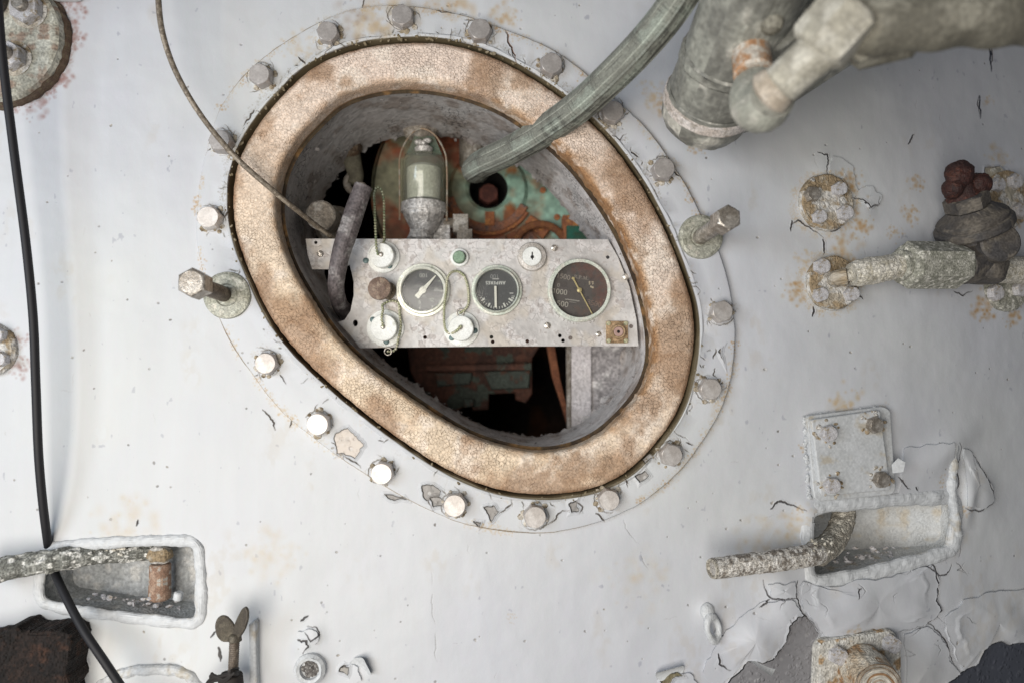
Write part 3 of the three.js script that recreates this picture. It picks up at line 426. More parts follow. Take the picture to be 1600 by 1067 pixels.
{
  const pos = [], uv = [], idx = [], col = [], N = 360, Z = [-0.0155, -0.03, -0.05, -0.07, -0.09, -0.11, -0.13, -0.142, ZT - 0.001, ZT - 0.003, ZT - 0.003];
  for (let i = 0; i <= N; i++) {
    const a = (i % N) / N * 2 * Math.PI, jag = Math.max(0, fbm(Math.cos(a) * 30 + 80, Math.sin(a) * 30 + 80, 14, 3) - 0.5) * 0.014;
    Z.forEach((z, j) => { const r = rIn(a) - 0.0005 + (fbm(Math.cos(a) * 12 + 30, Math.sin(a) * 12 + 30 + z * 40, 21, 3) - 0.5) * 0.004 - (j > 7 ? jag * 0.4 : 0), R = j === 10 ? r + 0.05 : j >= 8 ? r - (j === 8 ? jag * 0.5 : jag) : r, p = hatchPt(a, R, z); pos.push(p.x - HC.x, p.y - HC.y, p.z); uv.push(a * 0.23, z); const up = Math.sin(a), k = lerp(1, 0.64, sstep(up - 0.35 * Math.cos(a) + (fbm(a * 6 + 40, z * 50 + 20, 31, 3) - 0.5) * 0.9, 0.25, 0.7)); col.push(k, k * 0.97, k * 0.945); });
  }
  const M = Z.length; for (let i = 0; i < N; i++) for (let j = 0; j < M - 1; j++) { const a = i * M + j, b = a + M; idx.push(a, b, a + 1, b, b + 1, a + 1); }
  const g = new THREE.BufferGeometry(); g.setAttribute('position', new THREE.Float32BufferAttribute(pos, 3)); g.setAttribute('uv', new THREE.Float32BufferAttribute(uv, 2)); g.setAttribute('color', new THREE.Float32BufferAttribute(col, 3)); g.setIndex(idx); g.computeVertexNormals();
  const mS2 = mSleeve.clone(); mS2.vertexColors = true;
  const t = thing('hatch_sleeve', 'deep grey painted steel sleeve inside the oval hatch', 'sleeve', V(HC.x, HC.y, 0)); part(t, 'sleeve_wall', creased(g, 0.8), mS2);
  // curled flakes clinging to the rim of the sleeve
  const fl = []; for (let i = 0; i < 150; i++) { const a = rr(0, 6.28), q = hatchPt(a, rIn(a) - rr(0.0005, 0.006), rnd() > 0.5 ? ZT + rr(-0.002, 0.01) : rr(-0.14, -0.02)), f = new THREE.IcosahedronGeometry(rr(0.001, 0.0028), 0); f.scale(1, rr(0.3, 0.9), 0.35); f.rotateX(rr(0, 3)); f.rotateY(rr(0, 3)); f.translate(q.x - HC.x, q.y - HC.y, q.z); fl.push(uvBox(f)); }
  const f = part(t, 'paint_flakes', merge(fl), plain(0x8a8684, 0.9)); f.userData.kind = 'stuff';
  // dark machinery space behind: closed box with the sleeve's hole in its front
  const sh = new THREE.Shape([V(-0.44, -0.32), V(0.36, -0.32), V(0.36, 0.46), V(-0.44, 0.46)].map((v) => new THREE.Vector2(v.x, v.y))), ho = new THREE.Path(Array.from({ length: 120 }, (_, i) => { const a = i / 120 * 6.2832, p = hatchPt(a, rIn(a) + 0.03, 0); return new THREE.Vector2(p.x, p.y); })); sh.holes.push(ho);
  const front = new THREE.ExtrudeGeometry(sh, { depth: 0.01, bevelEnabled: false }); front.translate(0, 0, ZT - 0.016);
  const box = [front, boxg(0.82, 0.80, 0.012, V(-0.04, 0.07, -0.72)), boxg(0.012, 0.80, 0.56, V(-0.446, 0.07, -0.44)), boxg(0.012, 0.80, 0.56, V(0.366, 0.07, -0.44)), boxg(0.80, 0.012, 0.56, V(-0.04, -0.326, -0.44)), boxg(0.80, 0.012, 0.56, V(-0.04, 0.466, -0.44))].map((q) => uvBox(q));
  const c = part(scene, 'compartment', merge(box), surf({ size: 128, metres: 0.4, rough: 0.95, fn: mottled([[84, 68, 58], [58, 52, 50], [112, 78, 56]], { f: 5, s: 33 }) })); c.userData = { kind: 'structure', label: 'dark machinery space behind the hatch', category: 'compartment' };
}

// ------------------------------------------------------------------ instrument panel
const ZP = -0.045, PC = P(740, 457, ZP), q = (0.7 - ZP) / F;
const panel = thing('instrument_panel', 'flaking grey metal instrument panel with three gauges inside the oval hatch', 'instrument panel', PC);
const L2 = (px, py, dz = 0) => P(px, py, ZP).sub(PC).add(V(0, 0, dz));
const mPanel = surf({ size: 1024, metres: 0.34, rough: 0.6, metal: 0.15, bump: 0.0014, fn: (x, y) => {
  const n = fbm(x * 8, y * 8, 401, 5), m = fbm(x * 26, y * 26, 402, 4), f = fbm(x * 70, y * 70, 403, 3), [d, id] = vor(x * 46 + m * 2, y * 46 + n * 2, 404), e = (1 - sstep(d, 0.02, 0.12)) * sstep(m, 0.42, 0.6);
  let c = mixc([204, 202, 200], [188, 185, 183], sstep(n, 0.4, 0.62)); c = mixc(c, [224, 220, 219], sstep(m, 0.5, 0.66) * 0.7); c = mixc(c, [150, 142, 138], sstep(f * 0.6 + m * 0.4, 0.57, 0.68) * 0.55); c = mixc(c, [196, 186, 172], sstep(fbm(x * 14 + 4, y * 14, 405, 3), 0.56, 0.7) * 0.5);
  const k = 1 - e * 0.1 + (f - 0.5) * 0.16; return [c[0] * k, c[1] * k, c[2] * k, 0.5 + (m - 0.5) * 0.5 + (id - 0.5) * 0.06 - e * 0.14 + (f - 0.5) * 0.3]; } });
{
  const out = pairs('477,373 950,374 966,402 984,448 995,500 998,541 900,541 800,541 700,542 600,543 562,544 545,522 527,503 538,500 547,486 552,462 552,440 546,414 530,421 487,421 480,398').map(([x, y]) => L2(x, y));
  const hole = ([x, y, r, ry]) => { const p = L2(x, y); return [p.x, p.y, r * q, (ry ?? r) * q]; };
  const holes = [[493, 379, 2.4], [664, 527, 2.8], [768, 526.5, 2.8], [770, 534, 2.8], [824, 533, 2.8], [875, 524.5, 2.8], [880, 532, 2.8], [950, 402, 2.8], [555, 505, 3.6, 5], [502, 419.5, 0.1]].slice(0, 9).map(hole);
  const g = slab(out, 0.0022, 0.0004, holes); g.translate(0, 0, -0.0022); part(panel, 'panel_plate', g, mPanel);
  // dark bosses behind two plugged holes
  for (const [x, y] of [[891, 528], [986, 510]]) { const p = L2(x, y, 0); const m = part(panel, 'plug', lathe([[0.0019, 0], [0.0022, 0.0006], [0.0014, 0.0008], [0, 0.0003]].reverse().map(([r, z]) => [r, z]), 16), plain(0x6d645f, 0.7)); m.position.copy(p); }
}
const mWhite = surf({ size: 128, metres: 0.05, rough: 0.42, bump: 0.0004, fn: mottled([[238, 240, 238], [228, 230, 226], [196, 198, 188]], { f: 4, s: 411, spk: 0.05, thr: [0.55, 0.72] }) });
const mBezel = surf({ size: 128, metres: 0.05, rough: 0.35, metal: 0.25, bump: 0.0003, fn: mottled([[236, 236, 226], [222, 224, 212], [184, 188, 172]], { f: 5, s: 412, spk: 0.06, thr: [0.55, 0.68] }) });
const mBezelG = surf({ size: 128, metres: 0.05, rough: 0.45, metal: 0.2, bump: 0.0004, fn: mottled([[206, 212, 202], [188, 196, 184], [206, 204, 194]], { f: 5, s: 413, spk: 0.1 }) });
const mVerd = surf({ size: 64, metres: 0.02, rough: 0.6, metal: 0.3, bump: 0.0003, fn: mottled([[158, 160, 132], [120, 132, 104], [196, 190, 160]], { f: 4, s: 414, spk: 0.2 }) });
const mScrew = surf({ size: 64, metres: 0.012, rough: 0.3, metal: 0.7, bump: 0.0002, fn: mottled([[206, 200, 192], [176, 168, 158]], { f: 4, s: 415 }) });
const mTeal = plain(0x5f7272, 0.5, 0.4), mBlack = plain(0x141212, 0.8);
const glass = new THREE.MeshPhysicalMaterial({ color: 0xf4f6f4, transmission: 1, thickness: 0, roughness: 0.08, ior: 1.5 });
function dial(draw) {
  const c = document.createElement('canvas'); c.width = c.height = 512; const g = c.getContext('2d'); g.save(); draw(g); g.restore();
  const t = new THREE.CanvasTexture(c); t.colorSpace = THREE.SRGBColorSpace; t.magFilter = THREE.LinearFilter; return new THREE.MeshStandardMaterial({ map: t, roughness: 0.55 });
}
const dustHaze = (g, n, cols, amax, rmax) => { for (let i = 0; i < n; i++) { const a = rr(0, 6.28), d = 256 * Math.sqrt(rnd()), r = rr(1, rmax) * rnd(); g.fillStyle = `rgba(${cols[Math.floor(rnd() * cols.length)]},${amax * rnd()})`; g.beginPath(); g.ellipse(256 + Math.cos(a) * d, 256 + Math.sin(a) * d, r, r * rr(0.4, 1), rr(0, 3), 0, 6.3); g.fill(); } };  // dust specks; with the greyed dials they also paint in glass haze
const text = (g, s, x, y, px, rot = 0, font = 'sans-serif', col = 'rgba(214,210,204,0.85)', w = '') => { g.save(); g.translate(x, y); g.rotate(rot); g.font = `${w} ${px}px ${font}`; g.textAlign = 'center'; g.textBaseline = 'middle'; g.fillStyle = col; g.fillText(s, 0, 0); g.restore(); };
function gauge(px, py, rOuter, rDial, bez, face, label, steps = twoStep) {
  const o = new THREE.Group(); o.name = 'gauge'; o.position.copy(L2(px, py)); o.userData.label = label; panel.add(o);
  const R = rOuter * q, D = rDial * q;
  part(o, 'bezel', lathe(steps(R, D), 56), bez);
  const d = new THREE.CircleGeometry(D * 1.03, 48); d.translate(0, 0, 0.0012); part(o, 'dial_face', d, face);
  const gl = new THREE.CircleGeometry(D * 1.01, 48); gl.translate(0, 0, 0.0052); part(o, 'glass', gl, glass);
  return [o, D];
}
const twoStep = (R, D) => [[R, 0], [R, 0.0022], [R * 0.985, 0.003], [R * 0.9, 0.0032], [R * 0.89, 0.0024], [R * 0.885, 0.0055], [R * 0.865, 0.0072], [D * 1.05, 0.0074], [D * 1.0, 0.0062], [D * 0.99, 0.001]];
function needle(o, D, ang, tip, tail, w0, w1, mat, hub) { // ang: degrees clockwise from up
  const s = [V(-w0 * D, 0), V(-w1 * D, tip * D), V(w1 * D, tip * D), V(w0 * D, 0), V(w0 * 1.25 * D, -tail * D), V(-w0 * 1.25 * D, -tail * D)];
  const g = slab(s, 0.0006, 0.0001); g.rotateZ(-ang * Math.PI / 180); g.translate(0, 0, 0.0026); const h = lathe([[hub * D, 0.0024], [hub * D, 0.0036], [hub * D * 0.6, 0.0042], [0, 0.0042]], 20); part(o, 'needle', hub ? merge([g, h]) : g, mat);
}
const fOil = dial((g) => {
  g.fillStyle = '#5d5b5d'; g.fillRect(0, 0, 512, 512); dustHaze(g, 900, ['120,116,118', '70,66,66', '150,146,150'], 0.22, 26);
  const u = Math.PI; text(g, '100', 262, 78, 62, u); text(g, '50', 418, 244, 52, u); text(g, '25', 362, 372, 54, u); text(g, '0', 214, 400, 60, u);
  g.fillStyle = 'rgba(205,202,196,0.55)'; for (let i = 0; i < 11; i++) g.fillRect(150 + i * 15.5, 198 + rr(-2, 2), 10, 14); g.fillRect(250, 314, 16, 24); g.fillRect(272, 314, 16, 24);  // worn, unreadable print
  g.strokeStyle = 'rgba(220,216,210,0.9)'; g.lineWidth = 9; for (const [a, l] of [[92, 34], [60, 26], [150, 22], [190, 34], [122, 18]]) { const t = a * Math.PI / 180; g.beginPath(); g.moveTo(256 + Math.sin(t) * 234, 256 - Math.cos(t) * 234); g.lineTo(256 + Math.sin(t) * (234 - l), 256 - Math.cos(t) * (234 - l)); g.stroke(); }
});
const fAmp = dial((g) => {
  g.fillStyle = '#545355'; g.fillRect(0, 0, 512, 512); dustHaze(g, 700, ['120,116,118', '60,58,60', '150,146,150'], 0.14, 24);
  text(g, 'AMPERES', 242, 166, 54, Math.PI, 'sans-serif', 'rgba(220,218,214,0.92)', 'bold'); text(g, '100', 230, 88, 64, Math.PI, 'sans-serif', 'rgba(210,208,206,0.55)'); g.fillStyle = 'rgba(225,222,218,0.85)'; g.fillRect(205, 116, 78, 9);
  text(g, '100', 446, 352, 50, Math.PI / 2 + 0.3, 'sans-serif', 'rgba(215,214,208,0.7)', 'bold'); g.fillRect(412, 286, 44, 10);
  g.strokeStyle = 'rgba(222,220,214,0.9)'; for (let i = -7; i <= 7; i++) { const t = Math.PI - i * 0.17 * 0.95, big = i % 3 === 0 && i; g.lineWidth = big ? 20 : 9; g.beginPath(); g.moveTo(256 + Math.sin(t) * 226, 256 - Math.cos(t) * 226); const l = big ? 52 : 30; g.lineTo(256 + Math.sin(t) * (226 - l), 256 - Math.cos(t) * (226 - l)); g.stroke(); }
});
const fTach = dial((g) => {
  g.fillStyle = '#5c5452'; g.fillRect(0, 0, 512, 512); dustHaze(g, 500, ['70,66,66', '50,44,44', '92,84,80'], 0.35, 34);
  for (let i = 0; i < 420; i++) { const a = rr(-1.9, 0.6), d = 256 * (0.45 + 0.62 * Math.sqrt(rnd())), r = rr(5, 38); g.fillStyle = `rgba(${rnd() > 0.4 ? '122,82,74' : '98,70,64'},${rr(0.05, 0.2)})`; g.beginPath(); g.ellipse(256 + Math.cos(a) * d, 256 + Math.sin(a) * d, r, r * 0.6, rr(0, 3), 0, 6.3); g.fill(); }
  for (let i = 0; i < 120; i++) { const a = rr(0.4, 1.9), d = 256 * (0.55 + 0.4 * rnd()), r = rr(4, 26); g.fillStyle = `rgba(112,84,74,${rr(0.05, 0.16)})`; g.beginPath(); g.ellipse(256 + Math.cos(a) * d, 256 + Math.sin(a) * d, r, r * 0.6, rr(0, 3), 0, 6.3); g.fill(); }
  const r = 0.14, c = 'rgba(206,198,186,0.85)'; text(g, '500', 112, 374, 62, r, 'sans-serif', c); text(g, '1000', 88, 268, 60, r, 'sans-serif', c); text(g, '1500', 120, 138, 56, r + 0.06, 'sans-serif', 'rgba(196,184,170,0.7)');
  text(g, 'R.P.M.', 274, 146, 40, r, 'serif', 'rgba(190,176,164,0.55)', 'bold'); text(g, '3500', 384, 368, 58, r + 0.1, 'sans-serif', 'rgba(190,150,132,0.42)'); text(g, '0', 78, 212, 44, r, 'sans-serif', 'rgba(200,196,190,0.6)');
  g.save(); g.translate(196, 342); g.rotate(r); g.fillStyle = 'rgba(196,190,182,0.8)'; for (let i = 0; i < 15; i++) g.fillRect(-62 + i * 8.4, -6 + rr(-1, 1), 5.5, 10); for (let i = 0; i < 10; i++) g.fillRect(-26 + i * 6.4, 14, 4, 5); g.restore();
  dustHaze(g, 60, ['230,220,205', '210,190,160'], 0.8, 4); g.fillStyle = 'rgba(214,196,170,0.7)'; for (let i = 0; i < 9; i++) { g.beginPath(); g.ellipse(352 + rr(-18, 30), 208 + rr(-24, 24), rr(3, 9), rr(3, 12), rr(0, 3), 0, 6.3); g.fill(); }
});
{
  const mNeedle = plain(0xe9e4da, 0.5), mGold = plain(0xcbb98a, 0.4, 0.3);
  let [o, D] = gauge(661, 454, 42, 32.5, mBezel, fOil, 'pressure gauge with a cream needle pointing to the upper right');
  needle(o, D, 41, 0.93, 0.46, 0.10, 0.025, mNeedle, 0.17);
  [o, D] = gauge(776, 454, 40, 32.5, mBezelG, fAmp, 'ammeter with an upright white needle');
  { const g = slab([V(-0.055 * D, 0.2 * D), V(0.055 * D, 0.2 * D), V(0.075 * D, -0.84 * D), V(-0.035 * D, -0.84 * D)], 0.0006, 0.0001); g.translate(-0.06 * D, 0, 0.0026); part(o, 'needle', g, mNeedle); }
  [o, D] = gauge(905, 454, 50, 45.5, mBezelG, fTach, 'large rusty tachometer with a thin brass needle');
  needle(o, D, 152, 0.96, 0.46, 0.022, 0.016, mGold, 0.085);
  const tb = slab(Array.from({ length: 14 }, (_, i) => V(Math.cos(i / 14 * 6.283) * 0.05 * D, Math.sin(i / 14 * 6.283) * 0.05 * D)), 0.0006, 0.0001); tb.translate(Math.sin((152 - 180) / 180 * Math.PI) * 0.46 * D, Math.cos((152 - 180) / 180 * Math.PI) * 0.46 * D, 0.0028); part(o, 'needle_tail', tb, mGold);
}
function chainGeo(pts, n, r0) { const r = r0 * 1.25, c = new THREE.CatmullRomCurve3(pts, false, 'centripetal'), L = []; for (let i = 0; i <= n; i++) { const p = c.getPointAt(i / n); L.push(ball(r, p, 1, 1, 1, 8)); } L.push(sweep(pts, r * 0.28, { seg: n, rs: 5, cap: false })); return merge(L); }
const mPearl = surf({ size: 64, metres: 0.02, rough: 0.4, metal: 0.4, bump: 0.0002, fn: mottled([[196, 194, 166], [168, 172, 140], [216, 210, 190]], { f: 4, s: 416 }) });
function socket(px, py, rF, cx, cy, rC, screws, label, chain, n, mch) {
  const o = new THREE.Group(); o.name = 'capped_socket'; o.userData.label = label; o.position.copy(L2(px, py)); panel.add(o);
  const R = rF * q, C = rC * q; part(o, 'socket_flange', lathe([[R, 0], [R, 0.0016], [R - 0.0006, 0.0022], [C * 0.9, 0.0023], [0, 0.0023]], 44), mWhite);
  part(o, 'cap', lathe([[C, 0.002], [C, 0.0125], [C - 0.0008, 0.0134], [C * 0.4, 0.0133], [0, 0.0133]], 40), mWhite);
  part(o, 'cap_rivet', ball(0.0026, V(-0.0006, 0.0008, 0.0138), 1, 1, 0.6), mScrew);
  for (const [x, y, m] of screws) { const p = L2(x, y).sub(o.position); const s = part(o, 'screw', merge([lathe([[0.0031, 0.0022], [0.0031, 0.0032], [0.0022, 0.0038], [0, 0.0038]], 18)]), m); s.position.set(p.x, p.y, 0); }
  part(o, 'chain', chainGeo(chain.map(([x, y, z]) => P(x, y, ZP + z).sub(PC).sub(o.position)), n, 0.00125), mch);
  const rg = new THREE.TorusGeometry(0.0038, 0.0008, 8, 20), rp = P(chain[chain.length - 1][0], chain[chain.length - 1][1], ZP + 0.003).sub(PC).sub(o.position); rg.translate(rp.x, rp.y, rp.z); part(o, 'chain_ring', uvBox(rg), mScrew);
}
socket(599, 402, 25.5, 593, 396, 19, [[572, 408, mTeal], [609, 416, mTeal]], 'upper capped socket with its bead chain standing up', [[590, 397, 0.015], [588, 388, 0.018], [587, 370, 0.016], [586, 345, 0.012], [585, 322, 0.008], [585, 302, 0.004], [589, 293, 0.002], [595, 296, 0], [599, 310, -0.002], [600, 330, -0.001], [600, 352, 0], [600, 374, 0.003], [598, 384, 0.004]], 46, mVerd);
socket(602, 513, 29, 598, 508, 20.5, [[583, 500, mTeal], [604, 534, mTeal]], 'lower left capped socket', [[598, 509, 0.015], [596, 497, 0.017], [598, 485, 0.012], [598, 476, 0.004], [612, 470, 0.002], [622, 474, 0.002], [624, 490, 0.003], [626, 508, 0.004], [622, 530, 0.004], [618, 545, 0.003], [612, 549, 0.002], [606, 549, 0.002]], 34, mPearl);
socket(721, 514, 27.5, 722, 510, 19.5, [[742, 517, mTeal], [706, 528, mTeal]], 'lower right capped socket under a looped bead chain', [[720, 510, 0.015], [713, 517, 0.015], [704, 521, 0.012], [697, 517, 0.009], [694, 505, 0.008], [694, 480, 0.009], [697, 455, 0.011], [699, 435, 0.012], [705, 426, 0.008], [714, 424, 0.003], [724, 430, 0.002], [730, 445, 0.002], [732, 462, 0.002], [731, 477, 0.002], [724, 486, 0.003], [719, 489, 0.003]], 62, mPearl);
{
  const put = (name, px, py, g, m, label) => { const o = part(panel, name, g, m, label); o.position.copy(L2(px, py)); return o; };
  const bt = new THREE.Group(); bt.name = 'push_button'; bt.position.copy(L2(718, 403)); panel.add(bt);
  part(bt, 'collar', lathe([[0.0102, 0], [0.0102, 0.002], [0.0094, 0.0034], [0.0074, 0.0038], [0.007, 0.003]], 32), mWhite); part(bt, 'button', lathe([[0.0067, 0.001], [0.0066, 0.0075], [0.0056, 0.0092], [0, 0.0096]], 28), surf({ size: 64, metres: 0.02, rough: 0.5, fn: mottled([[150, 176, 152], [132, 158, 134]], { s: 421 }) }), 'pale green push button');
  const ks = new THREE.Group(); ks.name = 'key_switch'; ks.position.copy(L2(831, 402)); panel.add(ks);
  part(ks, 'collar', lathe([[0.0158, 0], [0.0158, 0.003], [0.0148, 0.0048], [0.0108, 0.0058], [0.0104, 0.0052]], 40), surf({ size: 128, metres: 0.04, rough: 0.5, metal: 0.2, bump: 0.0005, fn: mottled([[196, 190, 184], [178, 172, 164], [206, 202, 198]], { s: 422 }) }));
  part(ks, 'lock_barrel', lathe([[0.0104, 0.004], [0.0104, 0.0064], [0.0096, 0.0072], [0, 0.0072]], 32), mWhite); part(ks, 'keyhole', merge([boxg(0.0012, 0.0085, 0.0006, V(0, 0.0002, 0.0073)), lathe([[0.0019, 0.007], [0.0019, 0.0077], [0, 0.0077]], 14).translate(0, -0.001, 0)]), mBlack);
  const kb = new THREE.Group(); kb.name = 'knob'; kb.position.copy(L2(597, 454)); panel.add(kb);
  const mKnob = surf({ size: 128, metres: 0.04, rough: 0.6, bump: 0.0006, fn: mottled([[126, 106, 92], [108, 88, 76], [146, 128, 112]], { s: 423 }) });
  { const k = rough(lathe([[0.0118, 0.012], [0.0124, 0.016], [0.0118, 0.0195], [0.006, 0.021], [0, 0.0212]], 36), 0.0005, 160); part(kb, 'knob_cap', k, mKnob, 'round brown knob'); }
  part(kb, 'spindle', cyl(V(0.008, -0.001, 0), V(0, 0, 0.0125), 0.0095, 0.007), surf({ size: 64, metres: 0.02, rough: 0.9, bump: 0.001, fn: mottled([[120, 108, 92], [84, 74, 62], [150, 140, 122]], { f: 9, s: 424 }) }));
  const slotted = (px, py, r, a, z = 0) => put('screw', px, py, (() => { const g = lathe([[r, z], [r, z + r * 0.3], [r * 0.6, z + r * 0.6], [0, z + r * 0.65]], 20), b = boxg(r * 0.3, r * 1.9, r * 0.1, V(0, 0, z + r * 0.66)); b.rotateZ(a); return merge([g, b]); })(), mScrew);
  slotted(500, 397, 0.0036, 0.6); slotted(866, 388, 0.0036, -0.8); slotted(978, 433, 0.0036, 0.2); slotted(855, 509, 0.0036, 0.4); slotted(935, 522, 0.003, 1.1);
  const cn = new THREE.Group(); cn.name = 'aerial_connector'; cn.position.copy(L2(964, 519)); panel.add(cn);
  const mTan = surf({ size: 128, metres: 0.04, rough: 0.7, bump: 0.0008, fn: mottled([[176, 150, 118], [150, 126, 96], [120, 98, 70]], { s: 425, spf: 40 }) });
  const sq = slab(roundPoly([V(-0.012, -0.012), V(0.012, -0.012), V(0.012, 0.012), V(-0.012, 0.012)], 0.0018), 0.0018, 0.0004), rim = lathe([[0.0078, 0.001], [0.0074, 0.011], [0.007, 0.0116], [0.0056, 0.0114], [0.0054, 0.009]], 32);
  part(cn, 'connector_plate', sq, mTan, 'square tan plate'); part(cn, 'connector_barrel', rim, mTan); part(cn, 'connector_core', lathe([[0.0052, 0.006], [0.0052, 0.0108], [0.0044, 0.0112], [0.0018, 0.0108], [0.0016, 0.007]], 24), plain(0xb0938a, 0.6)); part(cn, 'bore', lathe([[0.0016, 0.006], [0.0016, 0.0102], [0, 0.0102]], 12), mBlack);
  for (const [x, y] of [[-1, -1], [1, -1], [-1, 1], [1, 1]]) { const s = part(cn, 'screw', lathe([[0.0024, 0.0016], [0.0024, 0.003], [0, 0.0036]], 12), mVerd); s.position.set(x * 0.0094, y * 0.0094, 0); }
  // small dents and corrosion blisters standing proud of the plate
  const bl = []; for (let i = 0; i < 60; i++) { const x = rr(500, 985), y = rr(378, 538); if (x < 560 && y > 410) continue; const p = L2(x, y), g = new THREE.IcosahedronGeometry(rr(0.0006, 0.0016), 0); g.scale(1, 1, 0.35); g.rotateZ(rr(0, 6)); g.translate(p.x, p.y, 0.0001); bl.push(uvBox(g)); }
  for (let i = 0; i < 26; i++) { const a = rr(3.3, 5.2), p = L2(905 + Math.cos(a) * 52, 454 - Math.sin(a) * 52), g = new THREE.IcosahedronGeometry(rr(0.0006, 0.0018), 0); g.scale(1, 1, 0.5); g.translate(p.x, p.y, 0.0004); bl.push(uvBox(g)); }
  const b = part(panel, 'corrosion', merge(bl), mPanel); b.userData.kind = 'stuff';
}
// ------------------------------------------------------------------ things in and behind the hatch
const mDarkTube = surf({ size: 256, metres: 0.09, rough: 0.6, metal: 0.15, bump: 0.0008, fn: mottled([[100, 93, 94], [86, 79, 80], [140, 136, 135]], { f: 5, s: 431, spk: 0.2, spf: 50, thr: [0.5, 0.64] }) });
{
  const o = thing('bent_tube', 'dark grey bent tube standing in front of the left end of the instrument panel', 'tube', P(525, 440, -0.02));
  const pts = [[568, 291, -0.012], [558, 318, -0.012], [544, 360, -0.012], [532, 398, -0.014], [526, 430, -0.02], [525, 455, -0.032], [531, 476, -0.055], [540, 488, -0.09], [543, 496, -0.14]].map(([x, y, z]) => P(x, y, z).sub(o.position));
  const g = sweep(pts, (t) => 0.0094 + 0.0009 * Math.sin(t * 9), { seg: 90, rs: 24, cap: false }); part(o, 'tube', rough(g, 0.0004, 120), mDarkTube);
  const T = pts[0].clone().sub(pts[1]).normalize(); part(o, 'tube_end', place(lathe([[0.0093, -0.002], [0.0088, 0.0008], [0.0066, 0.001], [0.006, -0.004], [0, -0.004]], 24), T, pts[0]), surf({ size: 64, metres: 0.03, rough: 0.8, bump: 0.0008, fn: mottled([[120, 110, 106], [88, 80, 80], [160, 156, 150]], { f: 6, s: 432 }) }));
}
const mGrey = surf({ size: 128, metres: 0.07, rough: 0.75, bump: 0.001, fn: mottled([[150, 144, 136], [122, 114, 104], [176, 172, 166]], { f: 5, s: 441, spk: 0.2 }) });
{
  const o = thing('stop_post', 'short round grey post with a flat worn end left of the fuel bowl', 'post', P(505, 345, -0.13));
  const a = P(516, 348, -0.115).sub(o.position), b = P(500, 336, -0.062).sub(o.position); part(o, 'shank', cyl(P(522, 352, -0.15).sub(o.position), a.clone().lerp(b, 0.5), 0.011), mGrey); part(o, 'post_head', cyl(a.clone().lerp(b, 0.35), b, 0.0165, 0.0165, 32, 0.002), mGrey);
  part(o, 'post_base', rough(place(lathe([[0.025, 0], [0.024, 0.006], [0.019, 0.014], [0, 0.016]], 28), b.clone().sub(a), P(524, 354, -0.135).sub(o.position)), 0.0012, 60), mGrey);
}
{
  const o = thing('hook_bracket', 'rusty ball headed hook in the upper left of the hatch sleeve', 'hook', P(545, 240, -0.15));
  const l = (x, y, z) => P(x, y, z).sub(o.position), mB = surf({ size: 64, metres: 0.04, rough: 0.9, bump: 0.001, fn: mottled([[92, 72, 54], [70, 58, 48], [112, 100, 84]], { f: 5, s: 442 }) });
  part(o, 'ball_head', rough(ball(0.015, l(546, 228, -0.135), 1, 1, 1, 20), 0.001, 90), mB); part(o, 'arm', sweep([l(546, 232, -0.14), l(551, 255, -0.145), l(556, 276, -0.15), l(553, 288, -0.15)], (t) => 0.0125 - t * 0.004, { seg: 20, rs: 14 }), surf({ size: 64, metres: 0.04, rough: 0.9, fn: mottled([[112, 108, 92], [90, 86, 74]], { s: 443 }) }));
  part(o, 'hook', sweep([l(549, 272, -0.15), l(542, 282, -0.15), l(544, 294, -0.15), l(553, 300, -0.15), l(562, 296, -0.15), l(566, 286, -0.15)], 0.0045, { seg: 24, rs: 10 }), mGrey);
}
{
  const o = thing('boss_bump', 'pale lump of paint at the top of the hatch sleeve above the fuel bowl', 'bump', P(657, 202, -0.135)); part(o, 'lump', rough(ball(0.017, V(0, 0, 0), 1.2, 0.9, 0.8, 22), 0.003, 70), mGrey);
}
